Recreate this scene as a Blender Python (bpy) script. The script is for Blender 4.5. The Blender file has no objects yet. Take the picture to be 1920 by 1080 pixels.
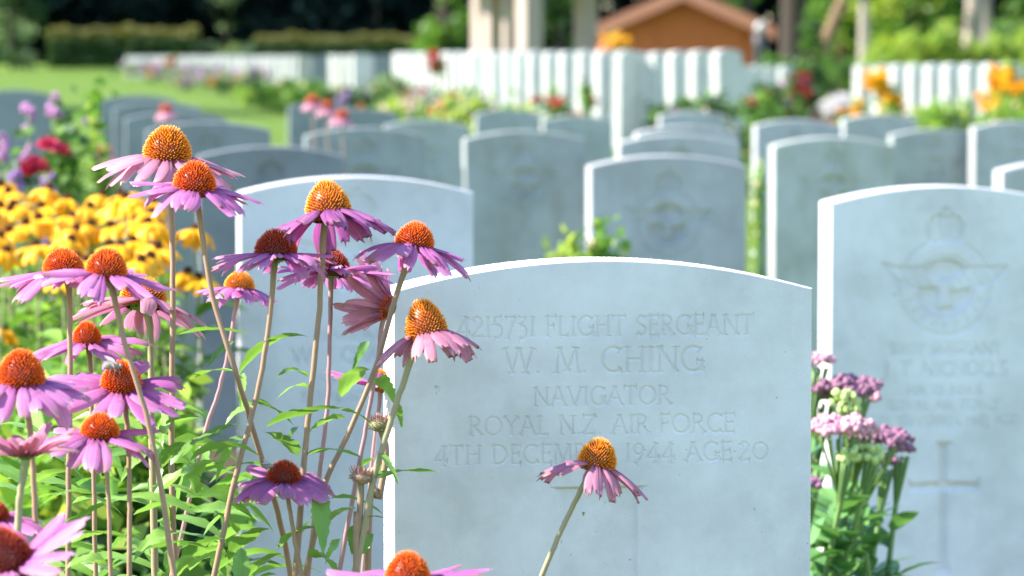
import bpy, math, random
import numpy as np
from mathutils import Vector

scene = bpy.context.scene
R = math.radians
col = scene.collection

# ------------------------------------------------------------------ camera
HC = 0.956
FPX = 6000.0                       # focal length in pixels of a 1920-wide frame
PITCH = math.atan(350 / FPX)
cam_data = bpy.data.cameras.new('camera')
cam_data.sensor_width = 36.0
cam_data.lens = 36.0 * FPX / 1920
cam_data.clip_start = 0.1
cam_data.clip_end = 2000
cam_data.dof.use_dof = True
cam_data.dof.focus_distance = 2.74
cam_data.dof.aperture_fstop = 9.8
cam = bpy.data.objects.new('camera', cam_data)
cam.location = (0, 0, HC)
cam.rotation_euler = (R(90) - PITCH, 0, 0)
col.objects.link(cam)
scene.camera = cam

# ------------------------------------------------------------------ sky, sun, exposure
SUN_EL = R(41)
SUN_AZ = R(-5.5)                   # measured from -X towards +Y
sun_dir = Vector((-math.cos(SUN_EL) * math.cos(SUN_AZ), math.cos(SUN_EL) * math.sin(SUN_AZ), math.sin(SUN_EL)))
world = bpy.data.worlds.new('World')
scene.world = world
world.use_nodes = True
wn = world.node_tree
wn.nodes.clear()
w_out = wn.nodes.new('ShaderNodeOutputWorld')
w_bg = wn.nodes.new('ShaderNodeBackground')
w_sky = wn.nodes.new('ShaderNodeTexSky')
w_sky.sky_type = 'NISHITA'
w_sky.sun_disc = False
w_sky.sun_elevation = SUN_EL
w_sky.sun_rotation = math.atan2(sun_dir.x, sun_dir.y) % (2 * math.pi)
w_sky.altitude = 50
w_sky.air_density = 1.3
w_sky.ozone_density = 4.2
w_sky.dust_density = 0.0
w_bg.inputs['Strength'].default_value = 0.14
wn.links.new(w_sky.outputs[0], w_bg.inputs[0])
wn.links.new(w_bg.outputs[0], w_out.inputs[0])
sun_l = bpy.data.lights.new('sun', 'SUN')
sun_l.energy = 5.0
sun_l.angle = R(0.53)
sun_l.color = (1.0, 0.95, 0.86)
sun = bpy.data.objects.new('sun', sun_l)
sun.rotation_euler = sun_dir.to_track_quat('Z', 'Y').to_euler()
sun.location = (-20, 0, 30)
col.objects.link(sun)

scene.view_settings.view_transform = 'Standard'
scene.view_settings.look = 'None'
scene.view_settings.gamma = 1.0
scene.view_settings.exposure = 1.70
scene.render.engine = 'CYCLES'
try:
    scene.cycles.use_denoising = True
    scene.cycles.denoiser = 'OPENIMAGEDENOISE'
except Exception:
    pass
scene.cycles.max_bounces = 8
scene.cycles.transparent_max_bounces = 8
scene.cycles.sample_clamp_indirect = 10

# ------------------------------------------------------------------ pixel -> world
_cp, _sp = math.cos(PITCH), math.sin(PITCH)
def P(px, py, d):
    x = (px - 960) / FPX
    y = (540 - py) / FPX
    return np.array((x * d, d * (_cp + y * _sp), HC + d * (-_sp + y * _cp)))

PROF = np.array([(-400, -1.0), (0, 0), (5, 0), (8, .015), (10, .055), (12, .078), (16, .12), (20, .18), (24, .36), (30, .60), (40, .78), (55, .95),
                 (80, 1.30), (100, 1.62), (112, 1.95), (125, 2.25), (170, 3.0), (400, 5.0), (1500, 8.0)])
def gz(x, y):
    b = np.interp(y, PROF[:, 0], PROF[:, 1])
    return b - 0.02 * np.clip(x, -4, 4) * np.clip(y / 14.0, 0, 1)

# ------------------------------------------------------------------ object helpers
def tag(o, label=None, cat=None, group=None, kind=None):
    if label: o['label'] = label
    if cat: o['category'] = cat
    if group: o['group'] = group
    if kind: o['kind'] = kind
    return o

def empty(name, loc, label, cat, group=None):
    o = bpy.data.objects.new(name, None)
    o.empty_display_size = 0.05
    o.location = loc
    col.objects.link(o)
    return tag(o, label, cat, group)

def link_mesh(name, me, parent=None, loc=None):
    o = bpy.data.objects.new(name, me)
    col.objects.link(o)
    if parent is not None: o.parent = parent
    if loc is not None: o.location = loc
    return o

class MB:
    """gathers geometry (with a 4-value point attribute) and makes one mesh from it"""
    def __init__(s):
        s.v = []; s.f = []; s.a = []; s.n = 0
    def add(s, verts, faces, attr=None):
        verts = np.asarray(verts, dtype=float).reshape(-1, 3)
        s.v.append(verts)
        if attr is None: attr = np.zeros((len(verts), 4))
        else:
            attr = np.asarray(attr, dtype=float)
            if attr.ndim == 1: attr = np.tile(attr, (len(verts), 1))
        s.a.append(attr)
        if isinstance(faces, np.ndarray):
            s.f.append(faces + s.n)
        else:
            by = {}
            for f in faces: by.setdefault(len(f), []).append(f)
            for k in by: s.f.append(np.array(by[k], dtype=np.int64) + s.n)
        s.n += len(verts)
        return s
    def mesh(s, name, mat, smooth=True, off=None):
        me = bpy.data.meshes.new(name)
        V = np.concatenate(s.v)
        if off is not None: V = V - np.asarray(off)
        A = np.concatenate(s.a)
        idx = np.concatenate([f.ravel() for f in s.f])
        tot = np.concatenate([np.full(len(f), f.shape[1]) for f in s.f])
        st = np.concatenate(([0], np.cumsum(tot)[:-1]))
        me.vertices.add(len(V)); me.vertices.foreach_set('co', V.astype(np.float32).ravel())
        me.loops.add(len(idx)); me.loops.foreach_set('vertex_index', idx.astype(np.int32))
        me.polygons.add(len(tot)); me.polygons.foreach_set('loop_start', st.astype(np.int32))
        try: me.polygons.foreach_set('loop_total', tot.astype(np.int32))
        except Exception: pass
        me.update(calc_edges=True)
        me.validate()
        at = me.attributes.new('par', 'FLOAT_COLOR', 'POINT')
        if len(A) == len(me.vertices): at.data.foreach_set('color', A.astype(np.float32).ravel())
        me.polygons.foreach_set('use_smooth', np.full(len(me.polygons), smooth))
        if mat is not None: me.materials.append(mat)
        me.update()
        return me
    def build(s, name, mat, parent=None, smooth=True, loc=None):
        if parent is not None: off = np.array(parent_loc(parent))
        else: off = loc
        me = s.mesh(name, mat, smooth, off)
        return link_mesh(name, me, parent, loc if parent is None else None)

def parent_loc(o):
    p = np.zeros(3)
    while o is not None:
        p = p + np.array(o.location); o = o.parent
    return p

def norm(v):
    v = np.asarray(v, float)
    return v / (np.linalg.norm(v, axis=-1, keepdims=True) + 1e-12)

def frame_from(axis, hint=(0, 0, 1)):
    a = norm(axis)
    h = np.asarray(hint, float)
    if abs(np.dot(a, norm(h))) > .98: h = np.array((1., 0, 0))
    x = norm(np.cross(h, a)); y = np.cross(a, x)
    return x, y, a

def smooth_path(pts, n):
    pts = np.asarray(pts, float)
    if len(pts) == 2: pts = np.array([pts[0], pts.mean(0), pts[1]])
    p = np.vstack([2 * pts[0] - pts[1], pts, 2 * pts[-1] - pts[-2]])
    out = []
    segs = len(pts) - 1
    for t in np.linspace(0, segs, n):
        i = min(int(t), segs - 1); u = t - i
        a, b, c, d = p[i], p[i + 1], p[i + 2], p[i + 3]
        out.append(.5 * (2 * b + (c - a) * u + (2 * a - 5 * b + 4 * c - d) * u * u + (3 * b - a - 3 * c + d) * u ** 3))
    return np.array(out)

def tube(mb, path, rad, sides=8, attr_t=True, cap=True, wob=0, rng=None):
    path = np.asarray(path, float); n = len(path)
    rad = np.broadcast_to(np.asarray(rad, float), (n,)) if np.ndim(rad) == 0 else np.interp(np.linspace(0, 1, n), np.linspace(0, 1, len(rad)), rad)
    tang = norm(np.gradient(path, axis=0))
    x, y, _ = frame_from(tang[0], (0, 1, .01))
    V = []; A = []
    for i in range(n):
        t = tang[i]
        x = norm(x - t * np.dot(x, t)); y = np.cross(t, x)
        for k in range(sides):
            th = 2 * math.pi * k / sides
            r = rad[i] * (1 + (wob * (rng.random() - .5) if rng is not None else 0))
            V.append(path[i] + r * (x * math.cos(th) + y * math.sin(th)))
            A.append((k / sides, i / (n - 1), 0, 1))
    F = []
    for i in range(n - 1):
        for k in range(sides):
            k2 = (k + 1) % sides
            F.append((i * sides + k, i * sides + k2, (i + 1) * sides + k2, (i + 1) * sides + k))
    if cap:
        V.append(path[-1]); A.append((0, 1, 0, 1)); c = len(V) - 1
        for k in range(sides): F.append(((n - 1) * sides + k, (n - 1) * sides + (k + 1) % sides, c))
    mb.add(V, F, A)

def box(mb, c, sx, sy, sz, rz=0, attr=None):
    c = np.asarray(c, float)
    v = np.array([(x, y, z) for z in (-.5, .5) for y in (-.5, .5) for x in (-.5, .5)]) * (sx, sy, sz)
    cr, sr = math.cos(rz), math.sin(rz)
    v = np.column_stack((v[:, 0] * cr - v[:, 1] * sr, v[:, 0] * sr + v[:, 1] * cr, v[:, 2])) + c
    mb.add(v, [(0, 2, 3, 1), (4, 5, 7, 6), (0, 1, 5, 4), (2, 6, 7, 3), (0, 4, 6, 2), (1, 3, 7, 5)], attr)

# ------------------------------------------------------------------ materials
def new_mat(name):
    m = bpy.data.materials.new(name); m.use_nodes = True
    nt = m.node_tree; nt.nodes.clear()
    out = nt.nodes.new('ShaderNodeOutputMaterial')
    return m, nt, out

def N(nt, t, **kw):
    n = nt.nodes.new(t)
    for k, v in kw.items():
        if k in n.bl_rna.properties.keys() and not k.startswith('i_'): setattr(n, k, v)
        else: n.inputs[k].default_value = v
    return n

def ramp(nt, fac, stops, interp='LINEAR'):
    r = nt.nodes.new('ShaderNodeValToRGB')
    r.color_ramp.interpolation = interp
    while len(r.color_ramp.elements) < len(stops): r.color_ramp.elements.new(.5)
    for e, (p, c) in zip(r.color_ramp.elements, stops):
        e.position = p; e.color = (c[0], c[1], c[2], 1)
    nt.links.new(fac, r.inputs[0])
    return r.outputs[0]

def mixc(nt, fac, a, b, mode='MIX'):
    m = nt.nodes.new('ShaderNodeMix'); m.data_type = 'RGBA'; m.blend_type = mode
    for sock, v in ((m.inputs[0], fac), (m.inputs[6], a), (m.inputs[7], b)):
        if hasattr(v, 'links') or hasattr(v, 'is_linked'): nt.links.new(v, sock)
        elif isinstance(v, (int, float)): sock.default_value = v
        else: sock.default_value = (v[0], v[1], v[2], 1)
    return m.outputs[2]

def principled(nt, out, color, rough=.6, spec=.3, transl=0, tcolor=None, bump=None, bstr=.3, bdist=.001):
    b = nt.nodes.new('ShaderNodeBsdfPrincipled')
    if hasattr(color, 'is_linked'): nt.links.new(color, b.inputs['Base Color'])
    else: b.inputs['Base Color'].default_value = (*color, 1)
    b.inputs['Roughness'].default_value = rough
    b.inputs['Specular IOR Level'].default_value = spec
    nrm = None
    if bump is not None:
        bp = nt.nodes.new('ShaderNodeBump'); bp.inputs['Strength'].default_value = bstr; bp.inputs['Distance'].default_value = bdist
        nt.links.new(bump, bp.inputs['Height']); nt.links.new(bp.outputs[0], b.inputs['Normal']); nrm = bp
    if transl:
        t = nt.nodes.new('ShaderNodeBsdfTranslucent')
        tc = color if tcolor is None else tcolor
        if hasattr(tc, 'is_linked'): nt.links.new(tc, t.inputs[0])
        else: t.inputs[0].default_value = (*tc, 1)
        mx = nt.nodes.new('ShaderNodeMixShader'); mx.inputs[0].default_value = transl
        nt.links.new(b.outputs[0], mx.inputs[1]); nt.links.new(t.outputs[0], mx.inputs[2])
        nt.links.new(mx.outputs[0], out.inputs[0])
    else:
        nt.links.new(b.outputs[0], out.inputs[0])
    return b

def par(nt):
    a = nt.nodes.new('ShaderNodeAttribute'); a.attribute_name = 'par'
    s = nt.nodes.new('ShaderNodeSeparateColor'); nt.links.new(a.outputs['Color'], s.inputs[0])
    return s.outputs[0], s.outputs[1], s.outputs[2]

def noise(nt, scale, detail=4, coord='Object', sc=(1, 1, 1), rough=.55):
    tc = nt.nodes.new('ShaderNodeTexCoord'); mp = nt.nodes.new('ShaderNodeMapping')
    mp.inputs['Scale'].default_value = sc
    nt.links.new(tc.outputs[coord], mp.inputs[0])
    n = nt.nodes.new('ShaderNodeTexNoise'); n.inputs['Scale'].default_value = scale; n.inputs['Detail'].default_value = detail
    n.inputs['Roughness'].default_value = rough
    nt.links.new(mp.outputs[0], n.inputs[0])
    return n.outputs[0]

def objrand(nt):
    return nt.nodes.new('ShaderNodeObjectInfo').outputs['Random']

def math_n(nt, op, a, b=None, c=None):
    m = nt.nodes.new('ShaderNodeMath'); m.operation = op
    for i, v in enumerate((a, b, c)):
        if v is None: continue
        if hasattr(v, 'is_linked'): nt.links.new(v, m.inputs[i])
        else: m.inputs[i].default_value = v
    return m.outputs[0]

def stone_mat(name, base, stain, stain_amt, streak=True, speck=True, far=False):
    m, nt, out = new_mat(name)
    sd = objrand(nt) if far else par(nt)[0]            # every stone weathers in its own way
    tc = nt.nodes.new('ShaderNodeTexCoord')
    cx = nt.nodes.new('ShaderNodeCombineXYZ')
    for k in range(3): nt.links.new(math_n(nt, 'MULTIPLY', sd, 37.0 + 11 * k), cx.inputs[k])
    ad = nt.nodes.new('ShaderNodeVectorMath'); ad.operation = 'ADD'
    nt.links.new(tc.outputs['Object'], ad.inputs[0]); nt.links.new(cx.outputs[0], ad.inputs[1])
    def nz(scale, detail, sc=(1, 1, 1), rough=.55):
        mp = nt.nodes.new('ShaderNodeMapping'); mp.inputs['Scale'].default_value = sc
        nt.links.new(ad.outputs[0], mp.inputs[0])
        n = nt.nodes.new('ShaderNodeTexNoise'); n.inputs['Scale'].default_value = scale; n.inputs['Detail'].default_value = detail; n.inputs['Roughness'].default_value = rough
        nt.links.new(mp.outputs[0], n.inputs[0]); return n.outputs[0]
    n0 = nz(5, 5, rough=.6); n1 = nz(14, 5, rough=.65); n2 = nz(70, 4, rough=.7)
    c = mixc(nt, ramp(nt, n0, [(.40, (0, 0, 0)), (.60, (1, 1, 1))]), base, tuple(x * k for x, k in zip(base, (.79, .79, .77))))
    c = mixc(nt, math_n(nt, 'MULTIPLY', ramp(nt, n1, [(.42, (0, 0, 0)), (.66, (1, 1, 1))]), .55), c, tuple(min(.9, x * 1.10) for x in base))
    c = mixc(nt, math_n(nt, 'MULTIPLY', n2, .30), c, tuple(x * .66 for x in base))
    if streak:
        st = nz(8, 5, (2.0, 1, .6))
        c = mixc(nt, math_n(nt, 'MULTIPLY', ramp(nt, st, [(.5, (0, 0, 0)), (.70, (1, 1, 1))]), stain_amt), c, stain)
        ln = nz(30, 3, (1.6, 1, .12))
        c = mixc(nt, math_n(nt, 'MULTIPLY', ramp(nt, ln, [(.58, (0, 0, 0)), (.72, (1, 1, 1))]), stain_amt * .5), c, stain)
    if speck:
        sp = nz(170, 2)
        c = mixc(nt, ramp(nt, sp, [(.735, (0, 0, 0)), (.765, (1, 1, 1))]), c, tuple(x * .5 for x in base))
        li = nz(55, 3)
        c = mixc(nt, math_n(nt, 'MULTIPLY', ramp(nt, li, [(.745, (0, 0, 0)), (.78, (1, 1, 1))]), .6), c, (.20, .17, .11))
    bmp = math_n(nt, 'ADD', nz(420, 3, rough=.7), math_n(nt, 'MULTIPLY', n2, 1.2))
    principled(nt, out, c, .88, .12, bump=bmp, bstr=.35, bdist=.0008)
    return m

def leaf_mat(name, c1, c2, transl=.4, rough=.45, tboost=1.5, vein=True, spec=.35):
    m, nt, out = new_mat(name)
    u, t, s = par(nt)
    r = objrand(nt)
    k = math_n(nt, 'FRACT', math_n(nt, 'ADD', s, r))
    c = mixc(nt, k, c1, c2)
    if vein:
        d = math_n(nt, 'ABSOLUTE', math_n(nt, 'SUBTRACT', u, .5))
        mid = ramp(nt, d, [(.0, (1, 1, 1)), (.07, (0, 0, 0))])
        w = math_n(nt, 'SINE', math_n(nt, 'MULTIPLY', math_n(nt, 'SUBTRACT', t, math_n(nt, 'MULTIPLY', d, .35)), 75))
        sv = ramp(nt, w, [(.8, (0, 0, 0)), (1, (1, 1, 1))])
        lite = tuple(min(1, x * 1.5 + .03) for x in c1)
        c = mixc(nt, math_n(nt, 'MULTIPLY', mid, .6), c, lite)
        c = mixc(nt, math_n(nt, 'MULTIPLY', sv, .25), c, lite)
    tc = mixc(nt, 1.0, c, (tboost, tboost * 1.05, tboost * .6), 'MULTIPLY')
    principled(nt, out, c, rough, spec, transl, tc)
    return m

def flat_mat(name, c, rough=.6, spec=.3, var=.0, nscale=30, c2=None, transl=0):
    m, nt, out = new_mat(name)
    cc = c
    if c2 is not None: cc = mixc(nt, noise(nt, nscale, 4), c, c2)
    principled(nt, out, cc, rough, spec, transl)
    return m

def petal_mat(name, ca, cb, tip, dark):
    m, nt, out = new_mat(name)
    u, t, s = par(nt)
    k = math_n(nt, 'FRACT', math_n(nt, 'ADD', s, objrand(nt)))
    c = mixc(nt, k, ca, cb)
    c = mixc(nt, ramp(nt, t, [(.0, (1, 1, 1)), (.35, (0, 0, 0))]), c, dark)
    c = mixc(nt, math_n(nt, 'MULTIPLY', ramp(nt, t, [(.72, (0, 0, 0)), (1, (1, 1, 1))]), .55), c, tip)
    w = math_n(nt, 'SINE', math_n(nt, 'MULTIPLY', u, 25))
    br = noise(nt, 55, 4)
    c = mixc(nt, math_n(nt, 'MULTIPLY', ramp(nt, br, [(.60, (0, 0, 0)), (.72, (1, 1, 1))]), .55), c, tuple(x * .5 for x in dark))
    c = mixc(nt, math_n(nt, 'MULTIPLY', ramp(nt, w, [(.35, (0, 0, 0)), (1, (1, 1, 1))]), .5), c, tuple(x * .62 for x in ca))
    old = math_n(nt, 'GREATER_THAN', objrand(nt), .66)
    c = mixc(nt, math_n(nt, 'MULTIPLY', math_n(nt, 'MULTIPLY', old, ramp(nt, t, [(.62, (0, 0, 0)), (.95, (1, 1, 1))])), .7), c, (.30, .16, .11))
    tc = mixc(nt, 1.0, c, (1.25, .9, 1.15), 'MULTIPLY')
    principled(nt, out, c, .5, .25, .38, tc)
    return m

def cone_mat(name, base, mid, tip):
    m, nt, out = new_mat(name)
    u, t, s = par(nt)
    c = ramp(nt, t, [(0, base), (.3, tuple(.75 * a + .25 * b for a, b in zip(base, mid))), (.66, mid), (1, tip)])
    principled(nt, out, c, .38, .4, 0)
    return m

def stem_mat(name, low, high, start=.7):
    m, nt, out = new_mat(name)
    u, t, s = par(nt)
    g = ramp(nt, t, [(start, low), (1, high)])
    st = math_n(nt, 'SINE', math_n(nt, 'MULTIPLY', u, 62.8))
    g2 = mixc(nt, math_n(nt, 'MULTIPLY', ramp(nt, st, [(.2, (0, 0, 0)), (.9, (1, 1, 1))]), .35), g, tuple(x * .5 for x in low))
    g3 = mixc(nt, math_n(nt, 'MULTIPLY', noise(nt, 120, 3), .5), g2, tuple(x * .6 for x in low))
    principled(nt, out, g3, .55, .3, bump=noise(nt, 700, 2), bstr=.3, bdist=.0006)
    return m

M = {}
M['stone'] = stone_mat('limestone_part_shaded', (.43, .42, .43), (.28, .28, .25), .40)  # back-row stone: base darkened to stand in for less sky light
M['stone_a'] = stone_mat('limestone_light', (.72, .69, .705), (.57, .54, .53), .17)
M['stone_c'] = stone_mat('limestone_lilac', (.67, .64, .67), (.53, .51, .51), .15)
M['stone_d'] = stone_mat('limestone_deep_shaded', (.235, .25, .26), (.17, .18, .16), .3)  # darkest base: shade of the crowded rows put into the colour
M['stone_b'] = stone_mat('limestone_shaded_weathered', (.36, .37, .365), (.22, .225, .18), .5)  # weathering stains over a base darkened for the rows' shade
M['stone_f'] = stone_mat('limestone_shaded', (.30, .315, .315), (.2, .21, .18), .45)  # same stone, its shade put into a darker base
M['stone_e'] = stone_mat('limestone_greenish', (.46, .465, .44), (.28, .28, .20), .5)  # greenish stone, base also dimmed for less sky light
M['stone_far'] = stone_mat('limestone_plain', (.55, .54, .51), (.42, .40, .35), .3, speck=False, far=True)
M['petal'] = petal_mat('purple_petal', (.58, .235, .45), (.42, .115, .34), (.74, .46, .62), (.24, .04, .18))
M['petal_pink'] = petal_mat('faded_pink_petal', (.62, .31, .38), (.46, .18, .27), (.74, .50, .46), (.34, .09, .18))
M['petal_deep'] = petal_mat('deep_violet_petal', (.30, .08, .25), (.40, .14, .32), (.46, .24, .38), (.16, .03, .13))
M['cone_gold'] = cone_mat('golden_cone', (.15, .03, .002), (.86, .215, .004), (1.0, .47, .04))
M['cone_orange'] = cone_mat('orange_cone', (.15, .010, .002), (.86, .105, .003), (.98, .27, .02))
M['cone_red'] = cone_mat('dark_red_cone', (.05, .006, .004), (.38, .03, .008), (.68, .11, .03))
M['stem'] = stem_mat('tan_stem', (.36, .225, .145), (.12, .19, .045), .80)
M['stem_pink'] = stem_mat('pinkish_stem', (.42, .23, .23), (.24, .26, .09), .82)
M['stem_leafy'] = stem_mat('leafy_green_stem', (.13, .22, .06), (.20, .32, .10), .4)
M['stem_green'] = stem_mat('green_stem', (.36, .29, .17), (.18, .27, .08), .66)
M['leaf'] = leaf_mat('coneflower_leaf', (.10, .21, .04), (.22, .38, .08), .36, .36)
M['calyx'] = leaf_mat('green_calyx', (.10, .22, .04), (.16, .28, .06), .2, vein=False)
M['bud'] = leaf_mat('withered_bud', (.22, .24, .11), (.42, .26, .20), .2, vein=False)
M['budtip'] = leaf_mat('withered_bud_tip', (.45, .25, .24), (.36, .17, .16), .2, vein=False)
M['rud_petal'] = leaf_mat('yellow_petal', (.85, .37, .001), (.88, .46, .002), .3, .5, 1.05, vein=False)
M['rud_centre'] = flat_mat('dark_brown_centre', (.075, .032, .014), .8, .1)
M['leaf_b'] = leaf_mat('fresh_green_leaf', (.06, .15, .02), (.22, .37, .06), .4, .45, vein=False)
M['leaf_y'] = leaf_mat('yellow_green_leaf', (.27, .36, .05), (.38, .43, .08), .4, .5, vein=False)
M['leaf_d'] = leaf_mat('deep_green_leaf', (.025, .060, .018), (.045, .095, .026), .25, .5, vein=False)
M['leaf_k'] = leaf_mat('dark_conifer_needles', (.002, .006, .007), (.004, .011, .010), .03, 1.0, 1.0, vein=False, spec=.02)  # near-black base also carries the deep shade of the wood
M['leaf_m'] = leaf_mat('mid_green_leaf', (.045, .11, .02), (.14, .26, .045), .35, .5, vein=False)
M['leaf_g'] = leaf_mat('grey_green_leaf', (.16, .24, .11), (.24, .31, .14), .3, .6, vein=False)
M['leaf_h'] = leaf_mat('hedge_lit_top_leaf', (.12, .12, .03), (.17, .16, .04), .3, .6, vein=False)  # yellower tone carries the sunlight on the hedge tops
M['sedum_leaf'] = leaf_mat('sedum_leaf', (.09, .21, .07), (.14, .28, .09), .25, .38, vein=False)
M['sed_pink'] = flat_mat('pale_pink_bud', (.64, .34, .38), .75, .15, c2=(.52, .23, .31), nscale=90)
M['sed_purp'] = flat_mat('mauve_bud', (.30, .15, .21), .75, .15, c2=(.20, .085, .145), nscale=90)
M['sed_green'] = flat_mat('pale_green_bud', (.50, .58, .22), .6, .2, c2=(.38, .5, .16), nscale=90)
M['rose_red'] = flat_mat('red_rose_petal', (.50, .012, .03), .55, .25, c2=(.40, .008, .03), transl=.2)
M['rose_crim'] = flat_mat('crimson_rose_petal', (.42, .01, .06), .55, .25, c2=(.55, .03, .10), transl=.2)
M['rose_orange'] = flat_mat('orange_rose_petal', (.75, .25, .08), .55, .25, c2=(.7, .33, .12), transl=.2)
M['blos_pink'] = flat_mat('pink_blossom', (.66, .33, .52), .6, .2, c2=(.55, .24, .52), transl=.3)
M['blos_lilac'] = flat_mat('lilac_blossom', (.42, .24, .50), .6, .2, c2=(.36, .18, .40), transl=.3)
M['blos_cream'] = flat_mat('cream_blossom', (.75, .62, .42), .6, .2, c2=(.7, .5, .3), transl=.3)
M['blos_yellow'] = flat_mat('yellow_blossom', (.84, .42, .003), .6, .2, c2=(.84, .34, .003), transl=.3)
M['bark_dark'] = flat_mat('dark_bark', (.035, .028, .024), .9, .1, c2=(.07, .055, .045), nscale=8)
M['bark_tan'] = flat_mat('tan_bark', (.25, .16, .09), .9, .1, c2=(.14, .09, .06), nscale=8)
M['bark_pale'] = flat_mat('pale_bark', (.42, .36, .30), .9, .1, c2=(.24, .19, .16), nscale=8)
M['pillar'] = flat_mat('pale_pillar_stone', (.40, .32, .275), .85, .15, c2=(.33, .265, .23), nscale=4)
M['fascia'] = flat_mat('painted_fascia', (.60, .25, .155), .7, .2, c2=(.54, .21, .13), nscale=5)
M['roof'] = flat_mat('red_tile', (.38, .12, .06), .8, .2, c2=(.28, .08, .04), nscale=12)
M['rock'] = flat_mat('pale_rock', (.36, .33, .32), .9, .1, c2=(.26, .23, .22), nscale=6)
M['black_metal'] = flat_mat('dark_painted_metal', (.02, .02, .025), .5, .4)
M['globe'] = flat_mat('white_globe_glass', (.42, .42, .42), .2, .5)
M['bee_body'] = flat_mat('bee_fur', (.05, .04, .03), .8, .2, c2=(.42, .38, .33), nscale=250)
M['bee_wing'] = flat_mat('bee_wing', (.55, .55, .55), .25, .5, transl=.5)

def wood_mat():
    m, nt, out = new_mat('brown_boards')
    tc = nt.nodes.new('ShaderNodeTexCoord')
    sx = nt.nodes.new('ShaderNodeSeparateXYZ'); nt.links.new(tc.outputs['Object'], sx.inputs[0])
    w = math_n(nt, 'FRACT', math_n(nt, 'MULTIPLY', sx.outputs[0], 5.5))
    c = mixc(nt, noise(nt, 3, 4, sc=(6, 6, .6)), (.60, .165, .05), (.47, .12, .035))
    c = mixc(nt, ramp(nt, w, [(.0, (1, 1, 1)), (.07, (0, 0, 0))]), c, (.16, .045, .015))
    principled(nt, out, c, .65, .25)
    return m
M['wood'] = wood_mat()

def lawn_mat():
    m, nt, out = new_mat('mown_lawn')
    n1 = noise(nt, .35, 4); n2 = noise(nt, 25, 4); n3 = noise(nt, 3, 3, sc=(.15, 1, 1))
    c = mixc(nt, n1, (.085, .152, .018), (.125, .20, .025))
    c = mixc(nt, math_n(nt, 'MULTIPLY', n2, .6), c, (.05, .08, .014))
    c = mixc(nt, math_n(nt, 'MULTIPLY', ramp(nt, n3, [(.45, (0, 0, 0)), (.6, (1, 1, 1))]), .4), c, (.13, .18, .032))
    principled(nt, out, c, .9, .1, bump=n2, bstr=.8, bdist=.03)
    return m
M['lawn'] = lawn_mat()
M['soil'] = flat_mat('bed_soil', (.045, .03, .02), .95, .1, c2=(.08, .055, .035), nscale=40)
M['grass'] = leaf_mat('grass_blade', (.08, .135, .022), (.12, .18, .03), .3, .5, vein=False)

# ------------------------------------------------------------------ ground
def build_ground():
    ys = np.concatenate([np.array([-400, -150, -60, -25, -10, -4, 0, 2, 3.5]), np.arange(5, 60, 1.0), np.arange(60, 180, 5), np.array([190, 220, 270, 350, 500, 800, 1400])])
    xs = np.concatenate([-np.array([1200, 700, 400, 200, 120, 80, 60, 45, 35, 28, 22, 18, 15, 12, 10, 8, 6.5, 5, 4, 3.]), np.arange(-2, 2.1, 1), np.array([3., 4, 5, 6.5, 8, 10, 12, 15, 18, 22, 28, 35, 45, 60, 80, 120, 200, 400, 700, 1200])])
    X, Y = np.meshgrid(xs, ys)
    Z = gz(X, Y)
    n, k = X.shape
    i = np.arange(n * k).reshape(n, k)
    F = np.stack([i[:-1, :-1], i[:-1, 1:], i[1:, 1:], i[1:, :-1]], -1).reshape(-1, 4)
    o = MB().add(np.stack([X, Y, Z], -1).reshape(-1, 3), F).build('lawn', M['lawn'], None, True, (0, 0, 0))
    tag(o, kind='structure')
build_ground()

def flower_bed(x0, x1, y0, y1, yaw=0):
    rng = np.random.default_rng(int(abs(x0 * 10 + y0 * 7)) + 3)
    nx, ny = max(4, int((x1 - x0) / .25)), max(3, int((y1 - y0) / .2))
    X, Y = np.meshgrid(np.linspace(x0, x1, nx), np.linspace(y0, y1, ny))
    Z = gz(X, Y) + .012 + rng.random(X.shape) * .02
    Z[0] -= .03; Z[-1] -= .03; Z[:, 0] -= .03; Z[:, -1] -= .03
    i = np.arange(nx * ny).reshape(ny, nx)
    F = np.stack([i[:-1, :-1], i[:-1, 1:], i[1:, 1:], i[1:, :-1]], -1).reshape(-1, 4)
    o = MB().add(np.stack([X, Y, Z], -1).reshape(-1, 3), F).build('soil_bed', M['soil'], None, True, (0, 0, 0))
    tag(o, kind='structure')
flower_bed(-1.6, 2.6, 2.0, 3.15)
flower_bed(-2.2, 2.6, 4.7, 5.5)
flower_bed(-2.6, 2.8, 7.4, 8.5)

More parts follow.
